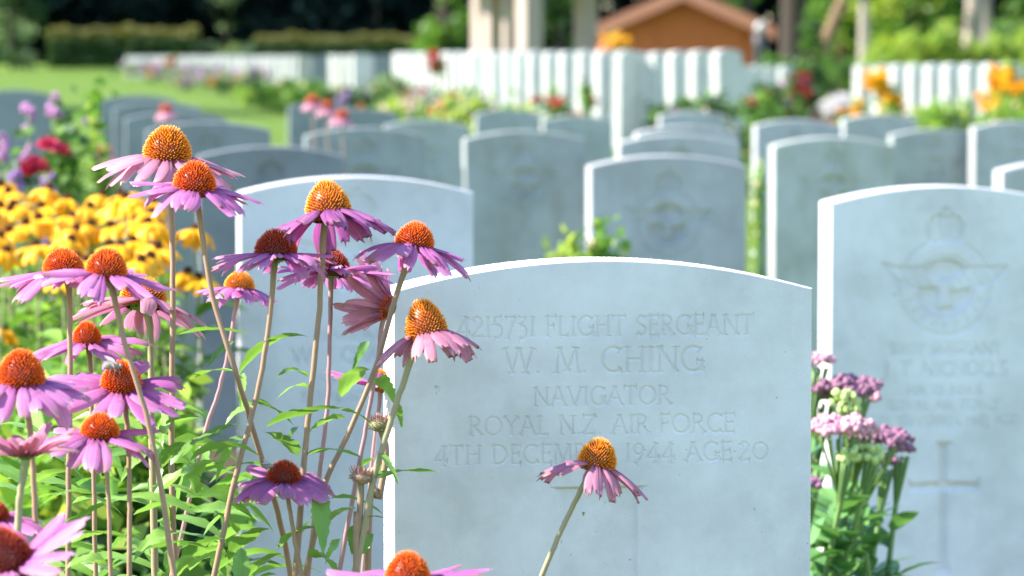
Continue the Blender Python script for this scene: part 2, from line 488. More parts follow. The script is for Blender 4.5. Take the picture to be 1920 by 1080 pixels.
# ------------------------------------------------------------------ carved lettering (stroke alphabet)
def arc(cx, cy, rx, ry, a0, a1, n=14):
    t = np.radians(np.linspace(a0, a1, n))
    return [(cx + rx * math.cos(a), cy + ry * math.sin(a)) for a in t]
GL = {
 ' ': (.34, []), '|': (.16, [('d', [(.07, .45)])]), '.': (.16, [('d', [(.07, .03)])]), ',': (.16, [('d', [(.07, .45)])]),
 'A': (.76, [('n', [(.03, 0), (.37, 1)]), ('k', [(.37, 1), (.73, 0)]), ('n', [(.15, .36), (.6, .36)])]),
 'B': (.58, [('k', [(.1, 0), (.1, 1)]), ('n', [(.1, 1), (.3, 1)] + arc(.3, .77, .2, .23, 90, -90) + [(.1, .54)]), ('k', [(.3, .54)] + arc(.3, .27, .25, .27, 90, -90) + [(.1, 0)])]),
 'C': (.76, [('k', arc(.45, .5, .4, .5, 50, 310, 24))]),
 'D': (.78, [('k', [(.1, 0), (.1, 1)]), ('k', [(.1, 1), (.28, 1)] + arc(.28, .5, .43, .5, 90, -90, 20) + [(.1, 0)])]),
 'E': (.54, [('k', [(.1, 0), (.1, 1)]), ('n', [(.1, 1), (.5, 1)]), ('n', [(.1, .53), (.44, .53)]), ('n', [(.1, 0), (.52, 0)])]),
 'F': (.52, [('k', [(.1, 0), (.1, 1)]), ('n', [(.1, 1), (.5, 1)]), ('n', [(.1, .52), (.42, .52)])]),
 'G': (.80, [('k', arc(.45, .5, .4, .5, 50, 325, 24)), ('k', [(.75, .03), (.75, .42)]), ('n', [(.6, .42), (.8, .42)])]),
 'H': (.76, [('k', [(.1, 0), (.1, 1)]), ('k', [(.66, 0), (.66, 1)]), ('n', [(.1, .53), (.66, .53)])]),
 'I': (.24, [('k', [(.12, 0), (.12, 1)])]),
 'J': (.30, [('k', [(.2, 1), (.2, .05), (.12, -.15), (.0, -.2)])]),
 'K': (.66, [('k', [(.1, 0), (.1, 1)]), ('n', [(.58, 1), (.1, .5)]), ('k', [(.22, .6), (.64, 0)])]),
 'L': (.54, [('k', [(.1, 0), (.1, 1)]), ('n', [(.1, 0), (.5, 0)])]),
 'M': (.90, [('n', [(.06, 0), (.14, 1)]), ('k', [(.14, 1), (.45, .1)]), ('n', [(.45, .1), (.76, 1)]), ('k', [(.76, 1), (.85, 0)])]),
 'N': (.80, [('n', [(.1, 0), (.1, 1)]), ('k', [(.1, 1), (.7, 0)]), ('n', [(.7, 0), (.7, 1)])]),
 'O': (.90, [('k', arc(.45, .5, .4, .5, 0, 360, 32))]),
 'P': (.56, [('k', [(.1, 0), (.1, 1)]), ('k', [(.1, 1), (.28, 1)] + arc(.28, .73, .23, .27, 90, -90) + [(.1, .46)])]),
 'R': (.66, [('k', [(.1, 0), (.1, 1)]), ('n', [(.1, 1), (.28, 1)] + arc(.28, .75, .22, .25, 90, -90) + [(.1, .5)]), ('k', [(.27, .5), (.64, 0)])]),
 'S': (.52, [('k', arc(.26, .76, .19, .24, 40, 230, 14) + [(.3, .48)] + arc(.26, .25, .21, .25, 50, -145, 14))]),
 'T': (.68, [('k', [(.34, 0), (.34, 1)]), ('n', [(.02, 1), (.66, 1)])]),
 'U': (.74, [('k', [(.1, 1), (.1, .3)] + arc(.37, .3, .27, .3, 180, 360) + [(.64, 1)])]),
 'V': (.74, [('k', [(.03, 1), (.37, 0)]), ('n', [(.37, 0), (.71, 1)])]),
 'W': (1.06, [('k', [(.03, 1), (.28, 0)]), ('n', [(.28, 0), (.53, 1)]), ('k', [(.53, 1), (.78, 0)]), ('n', [(.78, 0), (1.03, 1)])]),
 'Y': (.68, [('k', [(.03, 1), (.34, .48), (.34, 0)]), ('n', [(.65, 1), (.34, .48)])]),
 'Z': (.68, [('n', [(.06, 1), (.62, 1)]), ('k', [(.62, 1), (.06, 0)]), ('n', [(.06, 0), (.64, 0)])]),
 '0': (.80, [('k', arc(.4, .48, .35, .46, 0, 360, 30))]),
 '1': (.28, [('k', [(.14, 0), (.14, 1)])]),
 '2': (.56, [('k', arc(.27, .76, .2, .24, 160, -30, 14) + [(.06, 0)]), ('n', [(.06, 0), (.52, 0)])]),
 '3': (.50, [('n', [(.06, .98), (.42, .98), (.2, .58)]), ('k', [(.2, .58)] + arc(.2, .2, .24, .36, 80, -110, 14))]),
 '4': (.66, [('n', [(.48, 1), (.04, .22), (.64, .22)]), ('k', [(.48, 1), (.48, -.08)])]),
 '5': (.50, [('n', [(.42, 1), (.14, 1), (.1, .6)]), ('k', [(.1, .6)] + arc(.2, .25, .25, .36, 100, -110, 14))]),
 '6': (.56, [('k', [(.42, 1), (.14, .55)] + arc(.28, .27, .22, .27, 150, -200, 20))]),
 '7': (.54, [('n', [(.04, .98), (.5, .98)]), ('k', [(.5, .98), (.16, -.12)])]),
 '8': (.54, [('k', arc(.27, .75, .18, .24, 0, 360, 20)), ('k', arc(.27, .26, .23, .26, 0, 360, 20))]),
 '9': (.56, [('k', arc(.28, .68, .22, .28, 0, 360, 20)), ('n', [(.5, .66), (.44, .3), (.16, -.1)])]),
}
def text_strokes(txt, x0, x1, zb, h):
    """strokes as (points, half width) for a line fitted between x0 and x1, baseline zb, cap height h"""
    adv = [GL[c][0] for c in txt]
    gap = .10
    total = sum(adv) + gap * (len(txt) - 1)
    k = (x1 - x0) / total
    out = []; x = x0
    for c in txt:
        w, st = GL[c]
        for kind, pts in st:
            if kind == 'd':
                q = np.array([(x + pts[0][0] * k, zb + pts[0][1] * h), (x + pts[0][0] * k + 1e-5, zb + pts[0][1] * h)])
                out.append((q, .075 * h)); continue
            q = np.array([(x + a * k, zb + b * h) for a, b in pts])
            hw = (.078 if kind == 'k' else .052) * h
            out.append((q, hw))
            if np.linalg.norm(q[0] - q[-1]) > .1 * h:      # small wedge serifs
                for e, d in ((q[0], q[1] - q[0]), (q[-1], q[-2] - q[-1])):
                    d = d / np.linalg.norm(d); pz = np.array((-d[1], d[0])) * .13 * h
                    out.append((np.array([e - pz, e + pz]), .03 * h))
        x += (w + gap) * k
    return out

STW, STT = .381, .076
SAG = .026
def arch(x):
    return SAG * (2 * np.abs(x) / STW) ** 2

def seg_dist(X, Z, a, b):
    d = b - a; L2 = d @ d + 1e-14
    t = np.clip(((X - a[0]) * d[0] + (Z - a[1]) * d[1]) / L2, 0, 1)
    return np.hypot(X - a[0] - t * d[0], Z - a[1] - t * d[1])

def in_poly(X, Z, poly):
    r = np.zeros(X.shape, bool); n = len(poly)
    for i in range(n):
        x1, y1 = poly[i]; x2, y2 = poly[(i + 1) % n]
        c = ((y1 > Z) != (y2 > Z)) & (X < (x2 - x1) * (Z - y1) / (y2 - y1 + 1e-12) + x1)
        r ^= c
    return r

def poly_dist(X, Z, poly, closed=True):
    D = np.full(X.shape, 9.)
    n = len(poly)
    for i in range(n if closed else n - 1):
        D = np.minimum(D, seg_dist(X, Z, np.array(poly[i]), np.array(poly[(i + 1) % n])))
    return D

HS = .82                           # height of a headstone above its ground
def make_headstone(name, label, loc, yaw, mat, lines=(), emblem=None, cross=None, step=None, zvis=.4, depth=.0016, group='white headstones in the near rows', rough=0.0, seed=0, edeep=3.0):
    """loc = ground point under the middle of the front face. front faces -Y before the yaw"""
    root = empty(name, loc, label, 'headstone', group)
    root.rotation_euler = (0, 0, yaw)
    if step is None: step = .02
    nx = max(8, int(STW / step)) + 1
    xs = np.linspace(-STW / 2, STW / 2, nx)
    zt = HS
    zr = np.concatenate([np.arange(zt, zt - zvis, -step), np.linspace(zt - zvis, -.22, 12)])
    wgt = np.clip((zr + .22) / (zt + .22), 0, 1) ** 1.0
    nz = len(zr)
    X = np.tile(xs, (nz, 1))
    Z = zr[:, None] - arch(xs)[None, :] * wgt[:, None]
    H = np.zeros_like(X)
    reg = np.zeros((nz, nx), int)                     # 1 inscription, 2 emblem, 3 cross
    def cut(q, hw, dep):
        nonlocal H
        q = np.asarray(q)
        c0, c1 = np.searchsorted(xs, (q[:, 0].min() - hw, q[:, 0].max() + hw))
        rr = np.where((zr > q[:, 1].min() - hw - 1e-3) & (zr < q[:, 1].max() + hw + SAG + 2e-3))[0]
        if len(rr) == 0 or c1 <= c0: return
        sl = (slice(rr[0], rr[-1] + 1), slice(max(c0 - 1, 0), c1 + 1))
        D = np.full(X[sl].shape, 9.)
        for a, b in zip(q[:-1], q[1:]): D = np.minimum(D, seg_dist(X[sl], Z[sl], a, b))
        H[sl] = np.minimum(H[sl], -dep * np.clip(1.0 - D / hw, 0, 1) ** .8)
    if lines:
        zz = []
        for (t, x0, x1, zb, h) in lines:
            zz += [zb - .3 * h, zb + 1.25 * h]
            for q, hw in text_strokes(t, x0, x1, zb, h): cut(q, hw, depth * (h / .0165) ** .5)
        reg[(Z < max(zz)) & (Z > min(zz)) & (np.abs(X) < STW / 2 - .012)] = 1
    if emblem:
        ex, ez, s = emblem
        D = np.hypot(X - ex, Z - ez)
        A = lambda l: [(ex + a * s, ez + b * s) for a, b in l]
        disc = D < .62 * s
        H = np.where(disc, -.0042 * np.clip((.62 * s - D) / .004, 0, 1), H)
        H = np.minimum(H, -.0016 * np.clip(1 - np.abs(D - 1.0 * s) / .003, 0, 1))
        H = np.minimum(H, -.0016 * np.clip(1 - np.abs(D - .66 * s) / .003, 0, 1))
        lw = [(-.02, -.05), (-.28, .0), (-.62, -.02), (-1.1, .18), (-1.38, .5), (-.95, .40), (-.55, .42), (-.2, .22), (0, .1), (.2, .22), (.55, .42), (.95, .40), (1.36, .42), (1.1, .15), (.62, -.02), (.28, -.08)]
        pw = A(lw); ins = in_poly(X, Z, pw); pd = poly_dist(X, Z, pw)
        H = np.where(ins, -.0004 - .0012 * np.abs(np.sin((X - ex) / s * 14 + (Z - ez) / s * 9)), H)
        H = np.minimum(H, -.0026 * np.clip(1 - pd / .0032, 0, 1))
        body = A([(0, .22), (.14, .05), (.1, -.2), (.16, -.42), (-.16, -.42), (-.1, -.2), (-.14, .05)])
        ins = in_poly(X, Z, body); pd = poly_dist(X, Z, body)
        H = np.where(ins, -.0006, H); H = np.minimum(H, -.002 * np.clip(1 - pd / .003, 0, 1) * (Z < ez))
        for a0 in np.linspace(200, 340, 9):               # letters on the ring, too blurred to read
            aa = math.radians(a0)
            cut([(ex + .74 * s * math.cos(aa), ez + .74 * s * math.sin(aa)), (ex + .9 * s * math.cos(aa), ez + .9 * s * math.sin(aa))], .0025, .0014)
        cr = [(-.36, .98), (-.40, 1.28), (-.3, 1.45), (-.15, 1.52), (0, 1.46), (.15, 1.52), (.3, 1.45), (.40, 1.28), (.36, .98)]
        pc = A(cr); pd = poly_dist(X, Z, pc); ins = in_poly(X, Z, pc)
        H = np.where(ins, np.minimum(H, -.0012 - .001 * (np.abs(np.sin((X - ex) / s * 16)) > .6)), H)
        H = np.minimum(H, -.0028 * np.clip(1 - pd / .0032, 0, 1))
        cut(A([(0, 1.5), (0, 1.66)]), .005, .0022); cut(A([(-.09, 1.6), (.09, 1.6)]), .004, .002)
        reg[(np.abs(X - ex) < 1.45 * s) & (Z < ez + 1.75 * s) & (Z > ez - 1.08 * s) & (reg == 0)] = 2
        H = H * np.where(reg == 2, edeep, 1.0)
    if cross:
        kind, cx, ct, a = cross
        if kind == 'wide':        # the flared head of a broad sunk cross
            hw = a
            pts = [(-hw * 1.28, 0), (-hw * 1.06, -.006), (-hw, -.016), (-hw, -.20), (hw, -.20), (hw, -.016), (hw * 1.06, -.006), (hw * 1.28, 0)]
            poly = [(cx + p, ct + q) for p, q in pts]
            ins = in_poly(X, Z, poly); pd = poly_dist(X, Z, poly)
            H = np.where(ins, np.minimum(H, -.0036 * np.clip(pd / .0022, 0, 1)), H)
            reg[(np.abs(X - cx) < hw * 1.4) & (Z < ct + .006) & (Z > ct - .23) & (reg == 0)] = 3
        else:                     # slender latin cross
            L, arm, az = a
            hw = .0095
            fl = .017
            pts = [(-fl, 0), (-hw, -.012), (-hw, -az + hw), (-arm + .01, -az + hw * .7), (-arm, -az + fl), (-arm, -az - fl * .6), (-arm + .01, -az - hw * .7), (-hw, -az - hw),
                   (-hw, -L + .012), (-fl, -L), (fl, -L), (hw, -L + .012), (hw, -az - hw), (arm - .01, -az - hw * .7), (arm, -az - fl * .6), (arm, -az + fl), (arm - .01, -az + hw * .7), (hw, -az + hw), (hw, -.012), (fl, 0)]
            poly = [(cx + p, ct + q) for p, q in pts]
            ins = in_poly(X, Z, poly); pd = poly_dist(X, Z, poly)
            H = np.where(ins, np.minimum(H, -.008 * np.clip(pd / .007, 0, 1)), H)
            reg[(np.abs(X - cx) < arm + .012) & (Z < ct + .01) & (Z > ct - L - .01) & (reg == 0)] = 3
    rng = np.random.default_rng(seed + 5)
    if rough:
        H = H + rough * (rng.random(H.shape) - .5)
    ch = .0028
    B = .0
    # interior sheet (front plane y = 0 + ch of chamfer handled by the ring)
    xi = X * (1 - 2 * ch / STW)
    zi = Z - ch * np.clip(wgt, 0, 1)[:, None] * (np.arange(nz)[:, None] == 0)
    front = np.stack([xi, -H, zi], -1)
    idx = np.arange(nz * nx).reshape(nz, nx)
    Q = np.stack([idx[:-1, :-1], idx[1:, :-1], idx[1:, 1:], idx[:-1, 1:]], -1)
    fr = np.maximum(np.maximum(reg[:-1, :-1], reg[1:, :-1]), np.maximum(reg[1:, 1:], reg[:-1, 1:]))
    def sheet(mask):
        f = Q[mask]
        used = np.unique(f); remap = -np.ones(nz * nx, int); remap[used] = np.arange(len(used))
        return front.reshape(-1, 3)[used], remap[f]
    sa = np.array(((seed * .137) % 1.0, 0, 0, 1))
    body = MB()
    v, f = sheet(fr == 0); body.add(v, f, sa)
    # boundary loop: left side bottom->top, top left->right, right side top->bottom
    loop = [(r, 0) for r in range(nz - 1, -1, -1)] + [(0, c) for c in range(1, nx)] + [(r, nx - 1) for r in range(1, nz)]
    fl = np.array([front[r, c] for r, c in loop])
    ol = np.array([(X[r, c], ch, Z[r, c]) for r, c in loop])
    if rough:
        ol = ol + (rng.random(ol.shape) - .5) * .0004
    ny = 8
    rings = [fl, ol]
    for k in range(1, ny + 1):
        q = ol.copy(); q[:, 1] = ch + (STT - 2 * ch) * k / ny; rings.append(q)
    bl = fl.copy(); bl[:, 1] = STT; rings.append(bl)
    rv = np.concatenate(rings); n = len(loop)
    F = []
    for k in range(len(rings) - 1):
        for i in range(n - 1):
            F.append((k * n + i, k * n + i + 1, (k + 1) * n + i + 1, (k + 1) * n + i))
    F = [tuple(reversed(x)) for x in F]
    body.add(rv, F, sa)
    # back face, as strips across
    bv = []; bf = []
    for r in range(nz):
        bv += [(xi[r, 0], STT, zi[r, 0]), (xi[r, -1], STT, zi[r, -1])]
    for r in range(nz - 1): bf.append((2 * r, 2 * r + 1, 2 * r + 3, 2 * r + 2))
    body.add(bv, bf, sa)
    tb = [(xi[0, c], STT, zi[0, c]) for c in range(nx)]
    body.add(tb, [tuple(range(nx))], sa)
    me = body.mesh('slab', mat, True)
    # keep the chamfers crisp
    o = link_mesh('slab', me, root)
    try:
        me.set_sharp_from_angle(angle=R(30))
    except Exception: pass
    for k, nm in ((1, 'inscription'), (2, 'emblem'), (3, 'carved_cross')):
        if (fr == k).any():
            v, f = sheet(fr == k)
            link_mesh(nm, MB().add(v, f, sa).mesh(nm, mat, True), root)
    return root

YAW = .135
def stone_at(xl, xr, ytop, label, mat, yaw=YAW, **kw):
    xc = (xl + xr) / 2
    rel = yaw + (xc - 960) / FPX
    s = (xr - xl) / (STW * math.cos(rel))
    d = FPX / s
    top = P(xc, ytop, d)
    loc = (top[0], top[1], top[2] - HS)
    return make_headstone('headstone', label, loc, yaw, mat, **kw), d, s

def rel_line(t, px0, px1, pyb, hpx, xc, ytop, s):
    """line measured on the photograph in pixels, put on the stone in metres"""
    return (t, (px0 - xc) / s, (px1 - xc) / s, HS - (pyb - ytop) / s, hpx / s)

def build_near_stones():
    # the front stone
    xc, yt = 1132, 489; s = (1527 - 737) / (STW * math.cos(YAW + .028))
    L = [rel_line(*a, xc, yt, s) for a in (
        ('4215731 FLIGHT SERGEANT', 850, 1424, 630, 36), ('W. M. CHING', 941, 1324, 699, 46), ('NAVIGATOR', 997, 1262, 761, 34),
        ('ROYAL N.Z. AIR FORCE', 873, 1387, 815, 34), ('4TH DECEMBER 1944 AGE|20', 806, 1453, 869, 34))]
    stone_at(737, 1527, yt, 'white headstone standing nearest, carved FLIGHT SERGEANT, NAVIGATOR and AGE 20', M['stone_a'], lines=L,
             cross=('wide', (1123 - xc) / s, HS - (914 - yt) / s, 76 / s), step=.0008, zvis=.33, rough=.00006, seed=1, depth=.0014)
    # second row
    xc, yt = 1774, 349; s = (1988 - 1560) / (STW * .975)
    L = [rel_line(*a, xc, yt, s) for a in (
        ('31607 SERGEANT', 1664, 1882, 662, 20), ('J. T. NICHOLLS', 1656, 1896, 703, 26), ('AIR GUNNER', 1700, 1850, 738, 17),
        ('ROYAL AIR FORCE', 1664, 1882, 766, 17), ('5TH SEPTEMBER 1943 AGE', 1630, 1915, 796, 18))]
    stone_at(1560, 1988, yt, 'bluish white headstone with crowned winged emblem and slender cross, behind the sedum', M['stone_a'],
             lines=L, emblem=(0, HS - (537 - yt) / s, 88 / s), cross=('latin', 0, HS - (825 - yt) / s, (248 / s, 72 / s, 84 / s)), step=.0015, zvis=.66, seed=2, depth=.003, edeep=1.8)
    xc, yt = 668, 331; s = (888 - 449) / (STW * .99)
    L = [rel_line(*a, xc, yt, s) for a in (
        ('SERGEANT', 590, 740, 640, 19), ('W', 541, 580, 682, 26), ('CHA', 636, 708, 682, 26), ('AIR GUNNER', 590, 745, 722, 17), ('ROYAL AIR FORCE', 560, 775, 756, 17))]
    stone_at(449, 888, yt, 'pale headstone directly behind the tall coneflowers, its faint lettering crossed by stems', M['stone_c'],
             lines=L, emblem=(0, HS - (495 - yt) / s, 84 / s), step=.0016, zvis=.5, seed=3, depth=.003, edeep=1.3)
    # third row
    def em(xl, xr, yt, c=188, r=76):
        s = (xr - xl) / (STW * .98)
        k = s / 1118
        return (0, HS - .168, .079)
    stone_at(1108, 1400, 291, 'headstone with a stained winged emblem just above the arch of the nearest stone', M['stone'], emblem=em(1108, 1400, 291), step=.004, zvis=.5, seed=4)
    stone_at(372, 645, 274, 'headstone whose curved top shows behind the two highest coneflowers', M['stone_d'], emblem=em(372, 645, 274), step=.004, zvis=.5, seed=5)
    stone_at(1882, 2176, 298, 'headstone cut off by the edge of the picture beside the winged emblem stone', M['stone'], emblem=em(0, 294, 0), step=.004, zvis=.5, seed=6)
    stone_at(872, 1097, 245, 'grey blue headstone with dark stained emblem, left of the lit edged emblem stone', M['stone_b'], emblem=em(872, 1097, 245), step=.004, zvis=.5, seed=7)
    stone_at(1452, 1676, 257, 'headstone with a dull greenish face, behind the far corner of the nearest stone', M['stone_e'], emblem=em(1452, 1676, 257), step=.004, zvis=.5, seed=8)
    # further rows, emblems no longer readable
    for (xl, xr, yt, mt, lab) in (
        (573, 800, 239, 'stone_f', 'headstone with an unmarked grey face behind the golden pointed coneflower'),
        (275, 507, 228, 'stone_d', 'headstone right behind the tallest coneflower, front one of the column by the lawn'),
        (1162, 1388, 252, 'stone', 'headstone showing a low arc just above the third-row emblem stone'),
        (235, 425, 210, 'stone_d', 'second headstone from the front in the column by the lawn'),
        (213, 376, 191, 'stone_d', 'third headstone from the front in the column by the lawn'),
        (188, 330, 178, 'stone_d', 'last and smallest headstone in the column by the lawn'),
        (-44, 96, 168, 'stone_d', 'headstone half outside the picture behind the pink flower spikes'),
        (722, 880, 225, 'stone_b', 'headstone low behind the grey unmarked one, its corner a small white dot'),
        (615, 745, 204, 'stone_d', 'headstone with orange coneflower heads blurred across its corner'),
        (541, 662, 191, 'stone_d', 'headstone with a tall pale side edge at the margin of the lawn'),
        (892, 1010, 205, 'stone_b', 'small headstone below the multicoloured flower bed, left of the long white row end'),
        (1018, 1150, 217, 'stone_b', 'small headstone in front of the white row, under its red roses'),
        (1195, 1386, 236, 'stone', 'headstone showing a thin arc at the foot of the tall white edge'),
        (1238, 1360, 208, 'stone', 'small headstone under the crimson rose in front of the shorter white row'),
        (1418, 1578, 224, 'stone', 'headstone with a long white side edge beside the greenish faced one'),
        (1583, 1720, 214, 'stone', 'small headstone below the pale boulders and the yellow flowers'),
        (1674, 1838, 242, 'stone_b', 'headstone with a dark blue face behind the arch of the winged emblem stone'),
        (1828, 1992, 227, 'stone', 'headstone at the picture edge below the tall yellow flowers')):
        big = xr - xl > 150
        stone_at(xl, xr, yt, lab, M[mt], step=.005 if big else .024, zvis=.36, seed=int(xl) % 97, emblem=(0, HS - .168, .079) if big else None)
build_near_stones()

# ------------------------------------------------------------------ the long rows of stones seen edge-on
ORD = ['first', 'second', 'third', 'fourth', 'fifth', 'sixth', 'seventh', 'eighth', 'ninth', 'tenth', 'eleventh', 'twelfth', 'thirteenth', 'fourteenth',
       'fifteenth', 'sixteenth', 'seventeenth', 'eighteenth', 'nineteenth', 'twentieth']
ORD += ['twenty-' + w for w in ORD[:9]] + ['thirtieth'] + ['thirty-' + w for w in ORD[:9]]
_fm = {}
def far_stone(px, py, d, yaw, label, group, dull=False):
    top = P(px + random.Random(int(px)).uniform(-1.6, 1.6), py, d)
    g = float(gz(top[0], top[1]))
    hgt = max(.5, top[2] - g)
    if 'me' not in _fm:
        r = make_headstone('headstone', 'x', (0, 0, 0), 0, M['stone_far'], step=.03, zvis=.3)
        ch = r.children[0]; _fm['me'] = ch.data
        bpy.data.objects.remove(ch); bpy.data.objects.remove(r)
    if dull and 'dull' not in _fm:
        _fm['dull'] = _fm['me'].copy(); _fm['dull'].materials[0] = M['stone_d']  # dark base stands in for shade on the face turned this way
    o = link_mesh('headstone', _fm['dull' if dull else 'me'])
    o.location = (top[0], top[1], top[2] - HS)
    q = random.Random(int(px * 13 + d))
    o.rotation_euler = (R(q.uniform(-1.1, 1.1)), R(q.uniform(-1.2, 1.2)), yaw + R(q.uniform(-3, 3)))
    tag(o, label, 'headstone', group)
    return o

def far_rows():
    rng = random.Random(4)
    xa = [1182, 1144, 1110, 1077, 1046, 1017, 990, 967, 946, 927, 909, 893, 877, 862, 848, 835, 822, 810, 798, 787, 776, 766, 757]
    for i, x in enumerate(xa):
        far_stone(x, 95 + 4 * i / 22 + rng.uniform(-.8, .8), 29 + i, R(56 + rng.uniform(-2, 2)),
                  'white headstone seen edge-on, %s counted from the near, tallest end of the long white row' % ORD[i], 'long white row of headstones seen edge-on')
    for i, (x, d) in enumerate(((1372, 26), (1327, 27), (1286, 28), (1248, 29.2), (1217, 30.5), (1198, 32))):
        far_stone(x, 93 + i * 1.4, d, R(55 + rng.uniform(-2, 2)),
                  'white headstone seen edge-on before the hut, %s from the tall end of the shorter row' % ORD[i], 'shorter white row of headstones before the wooden hut')
    for i, x in enumerate((1402, 1423, 1449, 1478)):
        far_stone(x, 123, 40 + i, R(64), 'low white headstone edge-on among red roses, %s to the right of the shorter row' % ORD[i], 'low headstones among the red roses')
    for i, x in enumerate((1630, 1664, 1695, 1727, 1761, 1797, 1832, 1867, 1903)):
        far_stone(x, 121 - i * .4, 33 - i * .5, R(56 + rng.uniform(-2, 2)),
                  'white headstone edge-on by the orange flowers, %s along the row from the pale boulders' % ORD[i], 'row of headstones beside the orange flowers')
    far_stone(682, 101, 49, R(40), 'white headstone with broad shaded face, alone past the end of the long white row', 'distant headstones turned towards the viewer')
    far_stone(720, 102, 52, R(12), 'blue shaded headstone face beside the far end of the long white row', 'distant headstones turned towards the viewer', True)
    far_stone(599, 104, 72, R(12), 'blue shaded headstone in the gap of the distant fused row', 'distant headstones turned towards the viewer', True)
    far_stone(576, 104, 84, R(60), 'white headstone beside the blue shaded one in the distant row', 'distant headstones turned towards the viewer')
    k = 0
    for x in np.concatenate((np.arange(660, 612, -10), np.arange(566, 236, -11))):
        d = 72 + (660 - x) / 420 * 28
        far_stone(x, 103.5 + (660 - x) / 420 * 2 + rng.uniform(-.6, .6), d, R(50 + rng.uniform(-3, 3)),
                  'tiny white headstone in the distant fused row, %s from its nearer end' % ORD[k], 'distant fused row of headstones by the hedge')
        k += 1
far_rows()

# ------------------------------------------------------------------ petals, leaves, blossoms
def petal(mb, base, ax, ay, az, psi, r0, L, W, e0, droop, rng, seed_s, nL=9, nW=5, twist=0.0, curl=.0, tear=False):
    """one ray floret: starts at radius r0 from the head centre, elevation e0, bending down by droop"""
    rad = ax * math.cos(psi) + ay * math.sin(psi)
    tanv = -ax * math.sin(psi) + ay * math.cos(psi)
    p = base + rad * r0
    V = []; A = []
    prev = p.copy(); ds = L / (nL - 1)
    sway = rng.uniform(-.34, .34); kt = rng.uniform(.35, .95); kd = rng.choice((0, 0, 0, .5, -.35, .9)) * rng.random()
    n_t = rng.choice((2, 2, 3))
    for i in range(nL):
        t = i / (nL - 1)
        e = e0 - droop * (t ** .75) - curl * max(0, t - .7) / .3 - kd * max(0, t - kt) / (1.05 - kt)
        dirv = rad * math.cos(e) + az * math.sin(e) + tanv * sway * t
        dirv = norm(dirv)
        if i: prev = prev + dirv * ds
        up = norm(az * math.cos(e) - rad * math.sin(e))
        tw = twist * t
        side = tanv * math.cos(tw) + up * math.sin(tw); upn = up * math.cos(tw) - tanv * math.sin(tw)
        w = W * (.34 + .66 * math.sin(min(1, t / .5) * math.pi / 2)) * (1 - .50 * max(0, (t - .6) / .4) ** 1.6)
        for k in range(nW):
            u = k / (nW - 1); q = (u - .5)
            ridge = -.085 * W * math.cos(u * 4 * math.pi) * (1 - .4 * t) - .13 * W * (2 * q) ** 2 * (1 - .5 * t)
            off = side * (q * w) + upn * ridge
            ext = 0
            if i == nL - 1:
                ext = -abs(math.sin(u * math.pi * n_t)) * .10 * L if k not in (0, nW - 1) else -.10 * L
                if tear: ext *= 1.7
            V.append(prev + off + dirv * ext)
            A.append((u, t, seed_s, 1))
    F = [(i * nW + k, i * nW + k + 1, (i + 1) * nW + k + 1, (i + 1) * nW + k) for i in range(nL - 1) for k in range(nW - 1)]
    mb.add(V, F, A)

def leaf(mb, p0, p1, W, bow, rng, s=None, fold=.35, up=(0, 0, 1), serr=.10, nL=12, wav=.08, roll=0.0):
    """lanceolate leaf from p0 to p1; bow = height of its arch"""
    p0 = np.asarray(p0, float); p1 = np.asarray(p1, float)
    up = np.asarray(up, float)
    if s is None: s = rng.random()
    d = p1 - p0; L = np.linalg.norm(d)
    mid = (p0 + p1) / 2 + up * bow * 2
    V = []; A = []
    nW = 5
    for i in range(nL):
        t = i / (nL - 1)
        c = (1 - t) ** 2 * p0 + 2 * t * (1 - t) * mid + t * t * p1
        tg = norm(2 * (1 - t) * (mid - p0) + 2 * t * (p1 - mid))
        side = np.cross(tg, up)
        if np.linalg.norm(side) < .15: side = np.cross(tg, (0.3, -1, 0))
        side = norm(side); n = np.cross(side, tg)
        a = roll + .25 * math.sin(t * 2.5)
        side, n = side * math.cos(a) + n * math.sin(a), n * math.cos(a) - side * math.sin(a)
        w = W * (math.sin(math.pi * min(1, t ** .72)) ** .8 * (1 - .25 * t) + .06 * (1 - t))
        if i == nL - 1: w = W * .01
        for k in range(nW):
            u = k / (nW - 1); q = 2 * u - 1
            ww = w / 2 * (1 + (serr * (1 if i % 2 else -1) if k in (0, nW - 1) else 0))
            V.append(c + side * q * ww + n * (abs(q) * ww * fold + wav * w * math.sin(t * 11 + k * 1.3)))
            A.append((u, t, s, 1))
    F = [(i * nW + k, i * nW + k + 1, (i + 1) * nW + k + 1, (i + 1) * nW + k) for i in range(nL - 1) for k in range(nW - 1)]
    mb.add(V, F, A)

def dome(mb, c, ax, ay, az, r, h, t=0.0, nu=16, nv=8, under=.25):
    V = []; F = []; A = []
    for j in range(nv + 1):
        th = (j / nv) * (math.pi / 2 + under)
        for i in range(nu):
            ph = 2 * math.pi * i / nu
            V.append(c + (ax * math.cos(ph) + ay * math.sin(ph)) * r * math.sin(th) ** .85 if False else c + (ax * math.cos(ph) + ay * math.sin(ph)) * r * math.sin(th) + az * h * math.cos(th)); A.append((i / nu, t, 0, 1))
    for j in range(nv):
        for i in range(nu):
            i2 = (i + 1) % nu
            F.append((j * nu + i, (j + 1) * nu + i, (j + 1) * nu + i2, j * nu + i2))
    mb.add(V, F, A)

